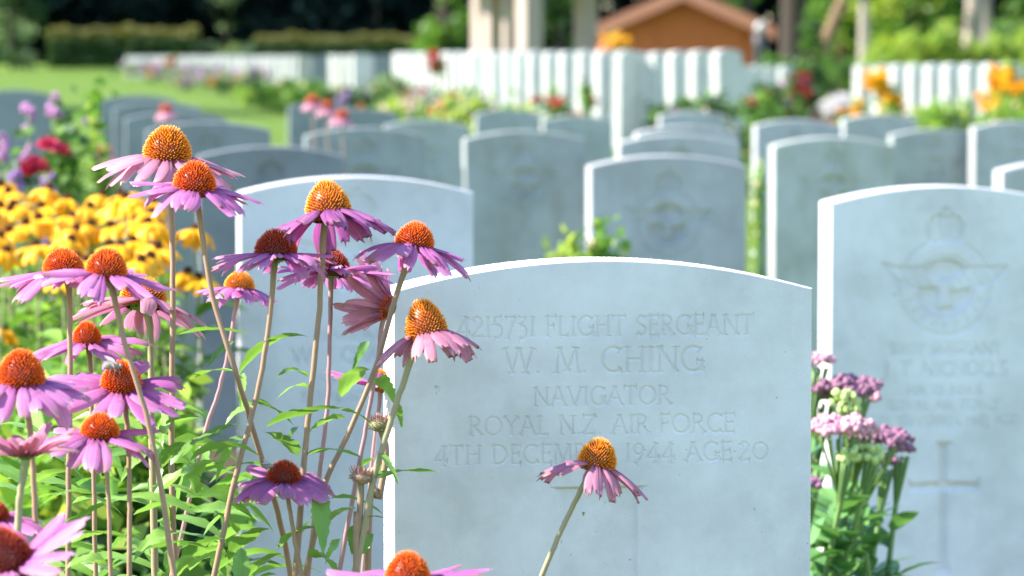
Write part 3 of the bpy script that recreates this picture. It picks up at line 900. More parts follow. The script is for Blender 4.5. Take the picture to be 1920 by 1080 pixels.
def spiky_cone(mb, c, ax, ay, az, r, h, rng, n=520, pointed=0.0):
    """the raised centre of a coneflower: a dome covered in stiff bristles set in spirals"""
    dome(mb, c, ax, ay, az, r * .86, h * .86, .12, 18, 9, .5)
    ga = math.pi * (3 - math.sqrt(5))
    V = []; F = []; A = []
    for k in range(n):
        f = (k + .5) / n
        th = math.acos(1 - f * 1.22) + rng.gauss(0, .010)
        ph = k * ga + rng.gauss(0, .02) / max(.2, math.sin(th))
        rr = math.sin(th) * (1 - pointed * .35 * math.cos(th)) if th < math.pi / 2 else math.sin(th)
        rd = ax * math.cos(ph) + ay * math.sin(ph)
        p = c + rd * r * .84 * rr + az * h * .84 * math.cos(th)
        nn = norm(rd * math.sin(th) / r + az * math.cos(th) / h)
        d = norm(nn + az * (.32 + .1 * rng.random()) + rd * .05 + np.array((rng.gauss(0, .05), rng.gauss(0, .05), 0)))
        ln = r * (.22 + .07 * rng.random()) * (1.18 if th < .5 else 1)
        w = r * .041 * (.55 + .45 * min(1, th / .7))
        s1 = norm(np.cross(d, az + .01 * ax)); s2 = np.cross(d, s1)
        b = len(V)
        for q, (lv, wv, tv) in enumerate(((-.2, 1.0, .0), (.5, .9, .45), (.88, .5, .85))):
            for a, bb in ((1, 0), (0, 1), (-1, 0), (0, -1)):
                V.append(p + d * ln * lv + (s1 * a + s2 * bb) * w * wv); A.append((f, tv + .08 * (rng.random() - .5), 0, 1))
        V.append(p + d * ln * 1.12); A.append((f, 1, 0, 1))
        for q in range(2):
            for a in range(4):
                a2 = (a + 1) % 4
                F.append((b + q * 4 + a, b + q * 4 + a2, b + q * 4 + 4 + a2, b + q * 4 + 4 + a))
        for a in range(4): F.append((b + 8 + a, b + 8 + (a + 1) % 4, b + 12))
    mb.add(V, F, A)

def calyx(mb, c, ax, ay, az, r, rng, n=22):
    """green disc with small bracts under the petals"""
    dome(mb, c - az * r * .02, ax, ay, -az, r * .62, r * .42, .5, 14, 5, .1)
    for k in range(n):
        ph = 2 * math.pi * k / n + rng.uniform(-.1, .1)
        rd = ax * math.cos(ph) + ay * math.sin(ph)
        row = k % 2
        p0 = c + rd * r * (.5 - .12 * row) - az * r * (.12 + .1 * row)
        p1 = p0 + rd * r * (.42 if not row else .28) - az * r * rng.uniform(.05, .30)
        leaf(mb, p0, p1, r * .2, r * .05, rng, serr=0, nL=5, up=az, wav=0)

def head_axes(lean, toward):
    """axis of a flower head: leaning to the right in the picture and tipping towards the viewer, degrees"""
    a = np.array((math.sin(R(lean)), -math.sin(R(toward)), 1.0)); a[2] = math.sqrt(max(.04, 1 - min(.96, a[0] ** 2 + a[1] ** 2)))
    az = norm(a); ax = norm(np.cross((0, 1., 0), az)); ay = np.cross(az, ax)
    return ax, ay, az

FLOWERS = []
def coneflower(label, cx, cy, cw, chh, d, stem, lean=0, toward=0, e0=5, droop=30, plen=100, npet=16, pm='petal', cm='cone_orange', sm='stem', pointed=.3, seed=0,
               pw=24, skip=(), sw=11, curl=.0, group='purple coneflowers in the flower bed', twist=.5, tear=False, bottom=1400):
    """cx, cy: middle of the cone in the photograph; stem: picture points below the head, each with an optional depth"""
    rng = random.Random(seed * 7 + 11)
    s = FPX / d
    ax, ay, az = head_axes(lean, toward)
    r = cw / 2 / s; h = chh * .76 / s
    mid = P(cx, cy, d)
    c = mid - az * h * .46
    pts = [c - az * r * .35]
    for q in stem:
        pts.append(P(q[0], q[1], q[2] if len(q) > 2 else d))
    last = pts[-1]; prev = pts[-2]
    # carry the stem down to the soil
    dv = last - prev
    k = min(.45, max(-.45, dv[0] / max(.01, -dv[2])))
    gx = last[0] + k * last[2] * .8; gy = last[1] + .02
    g = np.array((gx, gy, float(gz(gx, gy)) + .0))
    pts += [last + np.array((k * .25, 0, -.25)) * last[2], last * .4 + g * .6 + np.array((k * .04, 0, 0)), g]
    root = empty('coneflower', tuple(g), label, 'coneflower', group)
    mb = MB()
    path = smooth_path(pts[::-1], 46)
    path[3:-3] += np.array([[rng.gauss(0, .5), rng.gauss(0, .5), 0] for _ in range(len(path) - 6)]) * .0004
    tube(mb, path, [sw * .54 / s, sw * .5 / s, sw * .44 / s, sw * .41 / s, sw * .58 / s], 9)
    mb.build('stem', M[sm], root)
    mb = MB(); spiky_cone(mb, c, ax, ay, az, r, h, rng, pointed=pointed); mb.build('cone', M[cm], root)
    mb = MB(); calyx(mb, c - az * r * .12, ax, ay, az, r, rng); mb.build('calyx', M['calyx'], root)
    npet += 6
    for i in range(npet):
        psi = 2 * math.pi * i / npet + rng.uniform(-.2, .2)
        deg = math.degrees(psi) % 360
        if any(a <= deg <= b for a, b in skip): continue
        mb = MB()
        L = plen / s * rng.uniform(.84, 1.2)
        petal(mb, c - az * r * .08, ax, ay, az, psi, r * .74, L, pw / s * rng.uniform(.85, 1.2), R(e0 + rng.uniform(-9, 8)), R(droop * .85 + rng.uniform(-17, 20)), rng,
              rng.random(), twist=rng.uniform(-twist, twist), curl=curl * rng.uniform(-.4, 1), tear=tear)
        mb.build('petal', M[pm], root)
    FLOWERS.append((root, path, s, rng))
    return root, c, az, r, h

def coneflowers():
    C = coneflower
    C('tallest coneflower, pale pink petals hanging under a big orange cone', 315, 266, 86, 66, 2.68, [(320, 340), (324, 500), (323, 700), (322, 900), (330, 1080)], lean=4, toward=6, e0=-10, droop=30, plen=112, npet=23, pm='petal_pink', cm='cone_gold', seed=1, pw=25, sw=13)
    C('coneflower with an orange red cone just below the tallest one', 366, 328, 77, 58, 2.58, [(374, 400), (398, 555), (440, 690), (470, 790, 2.62), (520, 960, 2.66), (545, 1080, 2.7)], lean=5, toward=8, e0=2, droop=26, plen=96, npet=15, cm='cone_orange', seed=2, pw=27, sw=12)
    C('coneflower with a golden pointed cone and dark ragged drooping petals', 613, 368, 82, 70, 2.62, [(606, 440), (600, 560), (585, 720), (572, 850), (560, 1000)], lean=-7, toward=-10, e0=-14, droop=30, plen=104, npet=16, pm='petal_deep', cm='cone_gold', seed=3, pw=26, sw=13, pointed=.7, tear=True)
    C('coneflower with a dark red cone left of the golden pointed one', 517, 454, 76, 52, 2.60, [(513, 510), (505, 600), (482, 740), (440, 900), (402, 1080)], lean=0, toward=-4, e0=-4, droop=24, plen=96, npet=17, cm='cone_red', seed=4, pw=23, sw=12)
    C('coneflower hanging over the top corner of the nearest headstone', 780, 439, 70, 50, 2.64, [(764, 490), (738, 570), (700, 700), (650, 820), (612, 900), (588, 1010)], lean=9, toward=-8, e0=-12, droop=32, plen=92, npet=14, cm='cone_orange', seed=5, pw=24, sw=12)
    C('coneflower half hidden behind the golden pointed one, dark cone and dense petals', 622, 488, 66, 48, 2.74, [(620, 545), (617, 680), (614, 760), (598, 900)], lean=2, toward=-8, e0=2, droop=26, plen=92, npet=24, cm='cone_red', sm='stem_pink', seed=6, pw=20, sw=10)
    C('small coneflower with flat yellow cone between the two stone edges', 450, 525, 54, 34, 2.95, [(444, 562), (430, 650), (408, 740), (386, 806), (350, 960)], lean=4, toward=-4, e0=-8, droop=34, plen=58, npet=13, cm='cone_gold', sm='stem_pink', seed=7, pw=22, sw=9)
    C('coneflower with wide flat red cone at the picture edge beside the yellow daisies', 117, 487, 72, 46, 2.55, [(130, 550), (131, 700), (130, 840), (128, 1000)], lean=-4, toward=0, e0=-8, droop=18, plen=112, npet=15, cm='cone_orange', seed=8, pw=26, sw=12)
    C('coneflower with broad red cone and long flat lilac petals, over the faded one', 201, 490, 74, 52, 2.48, [(212, 550), (236, 650), (272, 770), (300, 900), (322, 1050)], lean=6, toward=2, e0=-4, droop=18, plen=112, npet=15, cm='cone_orange', seed=9, pw=26, sw=12)
    C('faded coneflower tipped away, dusty pink petals and yellow cone partly hidden', 270, 545, 84, 50, 2.72, [(279, 600), (283, 680), (284, 800), (288, 960)], lean=3, toward=-16, e0=-6, droop=30, plen=104, npet=13, pm='petal_pink', cm='cone_gold', sm='stem_green', seed=10, pw=28, sw=15)
    C('coneflower with a tall golden cone leaning before the carved numbers', 795, 592, 76, 78, 2.60, [(778, 655), (752, 730), (733, 790), (705, 880), (680, 1000)], lean=-10, toward=-6, e0=-14, droop=34, plen=96, npet=13, pm='petal_pink', cm='cone_gold', sm='stem_green', seed=11, pw=27, sw=14, pointed=.6, skip=((200, 235),), tear=True)
    C('coneflower turned sideways showing its green underside, ragged pink petals', 712, 572, 46, 40, 2.74, [(716, 610), (708, 680), (690, 780), (668, 900)], lean=-62, toward=-22, e0=56, droop=18, plen=98, npet=15, pm='petal_pink', cm='cone_orange', sm='stem_pink', seed=12, pw=22, sw=10, skip=((150, 175),))
    C('coneflower with small round orange cone above the bee flower', 163, 622, 52, 44, 2.62, [(168, 670), (172, 760), (176, 880), (178, 1000)], lean=2, toward=8, e0=2, droop=22, plen=92, npet=14, cm='cone_orange', seed=13, pw=26, sw=10)
    C('blurred coneflower with large orange cone, cut by the picture edge, higher one', 40, 686, 86, 72, 2.36, [(52, 770), (62, 880), (68, 1000), (70, 1080)], lean=4, toward=8, e0=-4, droop=28, plen=102, npet=15, cm='cone_orange', seed=14, pw=32, sw=13)
    B1 = C('coneflower with a pale bee on its orange cone', 228, 702, 74, 56, 2.52, [(236, 765), (241, 860), (243, 960), (243, 1080)], lean=4, toward=18, e0=6, droop=30, plen=112, npet=14, cm='cone_orange', seed=15, pw=32, sw=11)
    C('coneflower with flat orange cone and drooping mauve petals under the bee flower', 188, 796, 70, 46, 2.48, [(197, 850), (204, 950), (208, 1080)], lean=4, toward=6, e0=0, droop=34, plen=102, npet=14, cm='cone_orange', seed=16, pw=32, sw=10)
    C('blurred coneflower with upturned dusty pink petals seen from below, no cone showing', 48, 842, 50, 22, 2.30, [(44, 890), (36, 950), (30, 1080)], lean=-3, toward=-4, e0=28, droop=16, plen=92, npet=15, pm='petal_pink', cm='cone_red', sm='stem_green', seed=17, pw=26, sw=16)
    C('large blurred coneflower closest to the viewer in the picture corner', 2, 1026, 96, 96, 2.12, [(10, 1100), (14, 1200), (16, 1300)], lean=-20, toward=14, e0=18, droop=16, plen=136, npet=13, cm='cone_red', seed=18, pw=36, sw=15)
    B2 = C('low violet coneflower with a dark fly on its small cone', 533, 882, 62, 40, 2.60, [(538, 925), (552, 1010), (566, 1080)], lean=3, toward=10, e0=2, droop=32, plen=82, npet=13, cm='cone_red', seed=19, pw=32, sw=10)
    C('lone coneflower on a slanting stem before the carved age of the front stone', 1124, 847, 70, 58, 2.60, [(1102, 895), (1066, 965), (1040, 1022), (1016, 1080)], lean=14, toward=-4, e0=-8, droop=34, plen=92, npet=14, pm='petal_pink', cm='cone_gold', sm='stem_green', seed=20, pw=22, sw=12, tear=True, skip=((250, 262),))
    C('blurred coneflower cut by the lower picture edge beside the front stone', 764, 1062, 82, 62, 2.34, [(764, 1120), (762, 1200)], lean=0, toward=4, e0=6, droop=16, plen=118, npet=14, cm='cone_orange', seed=21, pw=30, sw=13)
    C('small coneflower behind folded leaves at the edge of the front stone', 712, 708, 36, 40, 2.86, [(712, 745), (700, 840), (690, 960)], lean=14, toward=-8, e0=8, droop=16, plen=84, npet=13, cm='cone_gold', sm='stem_pink', seed=22, pw=22, sw=9, skip=((300, 360), (0, 60)))
    C('blurred mauve coneflower low at the picture edge under the upturned one', -14, 955, 60, 40, 2.34, [(-14, 1010), (-12, 1090)], lean=0, toward=6, e0=0, droop=22, plen=84, npet=13, cm='cone_red', seed=23, pw=26, sw=12)
    return B1, B2
_bees = coneflowers()

def bud(label, cx, cy, w, d, stem, seed):
    rng = random.Random(seed)
    s = FPX / d; ax, ay, az = head_axes(rng.uniform(-8, 8), 4); r = w / 2 / s
    c = P(cx, cy, d)
    pts = [c - az * r * .3] + [P(q[0], q[1], d) for q in stem]
    g = np.array((pts[-1][0], pts[-1][1], float(gz(pts[-1][0], pts[-1][1]))))
    pts.append(g)
    root = empty('coneflower_bud', tuple(g), label, 'flower bud', 'spent coneflower buds')
    path = smooth_path(pts[::-1], 30)
    mb = MB(); tube(mb, path, 6.2 / s, 8); mb.build('stem', M['stem'], root)
    mb = MB(); dome(mb, c, ax, ay, az, r * .8, r * .5, .5); dome(mb, c, ax, ay, -az, r * .8, r * .55, .5, under=0)
    for k in range(46):
        ph = k * 2.4; f = k / 46; rd = ax * math.cos(ph) + ay * math.sin(ph)
        p0 = c + rd * r * .7 * (1 - .3 * f) - az * r * (.35 - .4 * f)
        leaf(mb, p0, p0 + rd * r * .42 + az * r * (.05 + .35 * f), r * .26, r * .05, rng, serr=0, nL=5, up=az, wav=0)
    mb.build('calyx', M['bud'], root)
    mb = MB()
    for k in range(40):
        ph = k * 2.4; f = (k / 40) ** .5; rd = ax * math.cos(ph) + ay * math.sin(ph)
        p0 = c + rd * r * .75 * f + az * r * .25
        leaf(mb, p0, p0 + rd * r * .35 * f + az * r * rng.uniform(.35, .65), r * .2, r * .04, rng, serr=0, nL=5, up=rd, wav=0)
    mb.build('bud_tip', M['budtip'], root)
bud('spent green and pink coneflower bud, upper of two beside the front stone', 713, 796, 50, 2.66, [(724, 850), (712, 930), (690, 1050)], 1)
bud('spent green and pink coneflower bud, lower of two beside the front stone', 678, 894, 50, 2.60, [(676, 940), (672, 1000), (668, 1080)], 2)

def insect(name, label, cat, head, pale, size, off, seed):
    root0, c, az, r, h = head
    p = c + az * h * 1.02 + np.array(off)
    root = empty(name, tuple(p), label, cat)
    mb = MB()
    ax, ay, az2 = np.array((1., 0, 0)), np.array((0, .94, .34)), np.array((0, -.34, .94))
    # abdomen, thorax and head as one lathe along x
    prof = [(-.9, .02), (-.8, .22), (-.55, .36), (-.25, .36), (-.05, .22), (.08, .34), (.3, .38), (.5, .26), (.56, .18), (.66, .24), (.8, .2), (.88, .02)]
    V = []; F = []; k = 10
    for (x, rr) in prof:
        for j in range(k):
            t = 2 * math.pi * j / k
            V.append(p + size * (ax * x + (ay * math.cos(t) + az2 * math.sin(t)) * rr))
    for i in range(len(prof) - 1):
        for j in range(k): F.append((i * k + j, i * k + (j + 1) % k, (i + 1) * k + (j + 1) % k, (i + 1) * k + j))
    mb.add(V, F); mb.build('body', M['bee_body'], root)
    rng = random.Random(seed)
    for sgn in (-1, 1):
        mb = MB()
        leaf(mb, p + size * (az2 * .3 + ax * .2), p + size * (az2 * .75 - ax * .9 + ay * .7 * sgn), size * .55, 0, rng, serr=0, nL=6, wav=0, up=az2)
        mb.build('wing', M['bee_wing'], root)
        for q in range(3):
            mb = MB()
            a = p + size * (ax * (.4 - .2 * q) - az2 * .2)
            tube(mb, smooth_path([a, a + size * (ay * .45 * sgn + az2 * .05 + ax * (.2 - .2 * q)), a + size * (ay * .6 * sgn - az2 * .45 + ax * (.3 - .3 * q))], 6), size * .04, 5)
            mb.build('leg', M['bee_body'], root)
insect('bee', 'small pale winged bee on an orange cone', 'bee', _bees[0], True, .0085, (-.006, -.008, -.002), 1)
insect('fly', 'small dark fly on the low violet coneflower', 'fly', _bees[1], False, .0055, (-.013, -.004, -.003), 2)

# ------------------------------------------------------------------ leaves of the coneflowers
def near_flower(p):
    best = None
    for f in FLOWERS:
        dd = np.linalg.norm(f[1] - p, axis=1).min()
        if best is None or dd < best[0]: best = (dd, f)
    return best[1]

def hand_leaves():
    rng = random.Random(21)
    spec = [ # x0,y0,x1,y1,width,bow(px),depth
        (449, 700, 580, 632, 27, 26, 2.62), (577, 707, 518, 710, 15, 14, 2.66), (579, 726, 518, 750, 15, 12, 2.66), (470, 752, 553, 800, 30, 10, 2.64),
        (500, 800, 652, 766, 26, 12, 2.62), (648, 783, 578, 812, 20, 8, 2.6), (640, 770, 702, 800, 18, 8, 2.62), (559, 854, 496, 810, 28, 6, 2.64), (572, 854, 688, 864, 18, 14, 2.62),
        (640, 744, 696, 694, 30, 18, 2.66), (700, 712, 742, 762, 32, 14, 2.62), (695, 900, 824, 886, 27, 8, 2.6), (712, 850, 747, 910, 15, 6, 2.6), (744, 755, 754, 806, 11, 2, 2.6),
        (396, 915, 516, 1000, 42, 16, 2.72), (430, 1050, 508, 992, 32, 16, 2.62), (520, 1032, 596, 990, 28, 14, 2.62), (598, 920, 606, 1042, 30, 4, 2.6), (612, 984, 668, 956, 30, 12, 2.62),
        (662, 985, 660, 1042, 16, 2, 2.62), (676, 974, 724, 972, 9, 4, 2.62), (618, 935, 722, 968, 16, 14, 2.7), (580, 1044, 638, 1085, 32, 14, 2.6), (436, 1066, 536, 1066, 28, 14, 2.6),
        (676, 1040, 700, 1000, 20, 6, 2.64), (333, 628, 472, 628, 17, 10, 2.62), (356, 712, 446, 698, 20, 10, 2.68), (311, 796, 384, 786, 14, 10, 2.66), (320, 872, 450, 794, 36, 12, 2.58),
        (285, 932, 428, 866, 36, 14, 2.58), (250, 966, 380, 955, 22, 14, 2.6), (100, 1020, 214, 938, 28, 10, 2.54), (118, 1024, 250, 1012, 42, 16, 2.56), (349, 932, 482, 980, 38, 18, 2.7),
        (432, 1046, 484, 990, 26, 8, 2.62), (40, 922, 132, 884, 26, 10, 2.6), (330, 750, 300, 838, 26, 10, 2.7), (440, 640, 388, 690, 14, 6, 2.74), (420, 560, 402, 548, 8, 4, 2.66),
        (470, 820, 400, 860, 24, 10, 2.62), (484, 760, 420, 800, 26, 12, 2.66), (440, 830, 405, 905, 20, 8, 2.62), (455, 700, 452, 770, 14, 5, 2.66), (505, 870, 470, 930, 24, 10, 2.68),
        (330, 1000, 250, 1052, 34, 14, 2.56), (340, 1060, 420, 1010, 34, 12, 2.58), (200, 1060, 120, 1070, 34, 14, 2.5), (282, 850, 226, 905, 24, 10, 2.6), (300, 880, 350, 830, 22, 10, 2.58),
        (560, 800, 540, 830, 12, 4, 2.7), (690, 640, 660, 700, 14, 6, 2.8), (560, 1010, 600, 960, 24, 8, 2.7), (640, 1010, 610, 1060, 22, 6, 2.66), (500, 880, 560, 930, 22, 8, 2.7),
        (1094, 960, 1094, 968, 4, 0, 2.6), (445, 1000, 400, 960, 26, 8, 2.72), (690, 905, 735, 860, 16, 5, 2.7), (700, 860, 660, 905, 18, 6, 2.72)]
    for (x0, y0, x1, y1, w, bow, d) in spec:
        s = FPX / d
        a = P(x0, y0, d); dd = d + rng.uniform(-.05, .03)
        b = P(x1, y1, dd)
        root = near_flower(a)[0]
        mb = MB()
        leaf(mb, a, b, w * 1.3 / s, bow / s, rng, fold=rng.uniform(.2, .5), roll=rng.uniform(-.5, .2), nL=14)
        mb.build('leaf', M['leaf'], root)
    # the thick leafy part of the clump
    n = 0
    while n < 125:
        x = rng.uniform(-40, 470); y = rng.uniform(760, 1190)
        if y < 1150 - .9 * x * .6 - 260 * rng.random() and y < 800: continue
        if x > 330 and y < 860: continue
        f = rng.choice(FLOWERS)
        d = rng.uniform(2.5, 3.3)
        a = P(x, y, d); s = FPX / d
        ang = rng.uniform(-.5, math.pi + .5)
        L = rng.uniform(90, 180) / s
        b = a + np.array((math.cos(ang) * L, rng.uniform(-.6, .4) * L, math.sin(ang) * L * .55 - .1 * L))
        mb = MB(); leaf(mb, a, b, rng.uniform(24, 44) / s, L * rng.uniform(.05, .2), rng, fold=rng.uniform(.1, .5), roll=rng.uniform(-.6, .6), nL=10)
        # stalk of the leaf back to the nearest stem
        root = near_flower(a)[0]
        mb.build('leaf', M['leaf'], root); n += 1
hand_leaves()

# ------------------------------------------------------------------ leaf clouds, shrubs, trees
def leaf_cloud(centres, size, rng, spread=1.0, elong=1.6, upbias=.25):
    """small folded leaves, four points each, scattered at the given centres"""
    c = np.asarray(centres, float); n = len(c)
    a = rng.normal(size=(n, 3)); a[:, 2] *= .7; a = norm(a)
    b = rng.normal(size=(n, 3)); b[:, 2] += upbias; nn = norm(b - a * (b * a).sum(1, keepdims=True))
    sd = np.cross(nn, a)
    L = size * (.6 + .8 * rng.random((n, 1)))
    w = L / elong
    p0 = c - a * L / 2; p2 = c + a * L / 2 - nn * L * .12
    p1 = c + sd * w / 2 + nn * L * .08; p3 = c - sd * w / 2 + nn * L * .08
    V = np.stack([p0, p1, p2, p3], 1).reshape(-1, 3)
    F = np.arange(n * 4).reshape(n, 4)
    s = rng.random(n)
    A = np.stack([np.tile((.5, 1, .5, 0), n), np.tile((0, .5, 1, .5), n), np.repeat(s, 4), np.ones(n * 4)], 1)
    return V, F, A

def blossom_mesh(name, mat, size, rng, kind='rosette'):
    mb = MB()
    if kind == 'rose':
        for ring, (n, rr, e, L) in enumerate(((4, .05, 75, .5), (5, .12, 55, .6), (6, .18, 25, .7))):
            for k in range(n):
                petal(mb, np.zeros(3), np.array((1., 0, 0)), np.array((0, 1., 0)), np.array((0, 0, 1.)), 2 * math.pi * k / n + ring * .5, rr * size, L * size, .55 * size, R(e), R(-25 + 20 * ring), rng, rng.random(), nL=5)
    elif kind == 'spike':
        for k in range(16):
            z = k / 16; ph = k * 2.4
            p = np.array((math.cos(ph) * .12 * (1.1 - z), math.sin(ph) * .12 * (1.1 - z), z)) * size
            dome(mb, p, np.array((1., 0, 0)), np.array((0, 1., 0)), np.array((0, 0, 1.)), size * .085 * (1.15 - .6 * z), size * .09, 0, 6, 3, .9)
    elif kind == 'ball':
        for k in range(22):
            v = norm(np.array((rng.gauss(0, 1), rng.gauss(0, 1), rng.gauss(0, 1))))
            x, y, z = frame_from(v)
            dome(mb, v * size * .25, x, y, z, size * .17, size * .2, 0, 6, 3, .2)
    else:
        for k in range(9):
            petal(mb, np.zeros(3), np.array((1., 0, 0)), np.array((0, 1., 0)), np.array((0, 0, 1.)), 2 * math.pi * k / 9, size * .08, size * .5, size * .3, R(25), R(40), rng, rng.random(), nL=4, nW=3)
    return mb.mesh(name, mat)

_bm = {}
def blossoms(root, mat, size, pts, kind, name, seed=0, tilt=.5):
    key = (mat, round(size, 3), kind)
    if key not in _bm: _bm[key] = [blossom_mesh(name, M[mat], size, random.Random(seed + i), kind) for i in range(2)]
    rng = random.Random(seed + 1)
    base = parent_loc(root)
    for i, p in enumerate(pts):
        o = link_mesh(name, _bm[key][i % 2], root, tuple(np.asarray(p) - base))
        o.rotation_euler = (rng.uniform(-tilt, tilt), rng.uniform(-tilt, tilt), rng.uniform(0, 6))
        k = rng.uniform(.8, 1.2); o.scale = (k, k, k)

def shrub(name, label, cat, base, w, h, dep, nleaf, lsize, mat, group=None, flowers=(), seed=0, stems=5, low=.08, mat2=None, shape=1.0, stem_m='stem_leafy', elong=1.6):
    """leafy plant standing at base: stems, foliage, and any blossoms as (material, count, size, kind, part name)"""
    rng = np.random.default_rng(seed + 100); rr = random.Random(seed)
    base = np.asarray(base, float)
    root = empty(name, tuple(base), label, cat, group)
    nc = max(6, int(nleaf / 60))
    u = rng.random(nc) ** .7; ph = rng.random(nc) * 6.283; z = low + (1 - low) * rng.random(nc) ** .8
    prof = np.sqrt(np.clip(1 - (np.abs(z - .45) / .58) ** 2.2, .05, 1)) ** shape
    cc = np.stack([np.cos(ph) * u * w / 2 * prof, np.sin(ph) * u * dep / 2 * prof, z * h], 1)
    k = rng.integers(0, nc, nleaf)
    pts = cc[k] + rng.normal(size=(nleaf, 3)) * np.array((w, dep, h)) * .075
    pts[:, 2] = np.abs(pts[:, 2]) + .01
    V, F, A = leaf_cloud(pts + base, lsize, rng, elong=elong)
    if mat2:
        half = len(F) // 3
        MB().add(V[:half * 4], F[:half], A[:half * 4]).build('foliage', M[mat2], root)
        MB().add(V[half * 4:], F[half:] - half * 4, A[half * 4:]).build('foliage', M[mat], root)
    else:
        MB().add(V, F, A).build('foliage', M[mat], root)
    mb = MB()
    for i in range(stems):
        t = cc[rng.integers(0, nc)]
        tube(mb, smooth_path([base + np.array((t[0] * .15, t[1] * .15, -.02)), base + t * (.55, .55, .6), base + t], 8), [h * .018 + .002, h * .006 + .001], 5)
    mb.build('stem', M[stem_m], root)
    top = cc[np.argsort(-cc[:, 2] + .3 * cc[:, 1] * h / dep)]
    for (bmat, cnt, size, kind, pname) in flowers:
        P_ = []
        for i in range(cnt):
            q = top[int(rr.random() ** 1.3 * len(top) * .8)] + np.array((rr.gauss(0, .13) * w, rr.gauss(0, .13) * dep, rr.gauss(.02, .06) * h))
            P_.append(base + q)
        blossoms(root, bmat, size, P_, kind, pname, seed)
    return root

def ground_under(px, d):
    p = P(px, 200, d)
    return np.array((p[0], p[1], float(gz(p[0], p[1]))))

def tree(name, label, base, height, crown_r, crown_z0, nleaf, lsize, mat, bark, tr=.2, lean=(0, 0), group=None, seed=0, squash=1.0, clumps=46, mat2=None, conic=False, cat='tree', dep=1.0):
    rng = np.random.default_rng(seed + 500)
    base = np.asarray(base, float)
    root = empty(name, tuple(base), label, cat, group)
    ln = np.array((lean[0], lean[1], 0))
    ch = height - crown_z0
    v = rng.normal(size=(clumps, 3)); v = norm(v) * (rng.random((clumps, 1)) ** .4)
    if conic:
        z = rng.random(clumps) ** 1.4; ph = rng.random(clumps) * 6.283; q = np.sqrt(rng.random(clumps)) * (1 - z) ** .8 + .05
        cc = np.stack([np.cos(ph) * q * crown_r, np.sin(ph) * q * crown_r * dep, crown_z0 + z * ch], 1)
    else:
        cc = v * np.array((crown_r, crown_r * dep, ch / 2 * squash)) + np.array((0, 0, crown_z0 + ch / 2))
    cc = cc + ln * (cc[:, 2:3] / height)
    k = rng.integers(0, clumps, nleaf)
    sg = crown_r * (.17 if not conic else .13)
    pts = cc[k] + rng.normal(size=(nleaf, 3)) * np.array((sg, sg, sg * .7))
    pts[:, 2] = np.maximum(pts[:, 2], .08)
    V, F, A = leaf_cloud(pts + base, lsize, rng)
    if mat2:
        h2 = nleaf // 2
        sel = k[:] % 2 == 0
        Fa = F[sel]; Fb = F[~sel]
        for Fx, mm in ((Fa, mat), (Fb, mat2)):
            us = Fx.ravel(); MB().add(V[us], np.arange(len(us)).reshape(-1, 4), A[us]).build('crown', M[mm], root)
    else:
        MB().add(V, F, A).build('crown', M[mat], root)
    mb = MB()
    top = np.array((0, 0, crown_z0 + ch * .75)) + ln * .85
    rr = random.Random(seed)
    tube(mb, smooth_path([base - (0, 0, .2), base + top * .33 + np.array((rr.uniform(-.1, .1), 0, 0)) * tr * 3, base + top * .66, base + top], 12), [tr * 1.25, tr, tr * .7, tr * .2], 9)
    mb.build('trunk', M[bark], root)
    for i in range(7):
        c = cc[rng.integers(0, clumps)]
        a = top * rr.uniform(.45, .85)
        mb = MB(); tube(mb, smooth_path([base + a, base + (a + c) / 2 + np.array((0, 0, .1 * crown_r)), base + c], 7), [tr * .35, tr * .1], 6)
        mb.build('limb', M[bark], root)
    return root

def copy_tree(root, loc, label=None, group=None, rz=0, sc=1.0):
    r = root.copy(); col.objects.link(r); r.location = loc; r.rotation_euler = (0, 0, rz); r.scale = (sc, sc, sc)
    if label: r['label'] = label
    if group: r['group'] = group
    for ch in list(root.children):
        c = ch.copy(); col.objects.link(c); c.parent = r
    return r

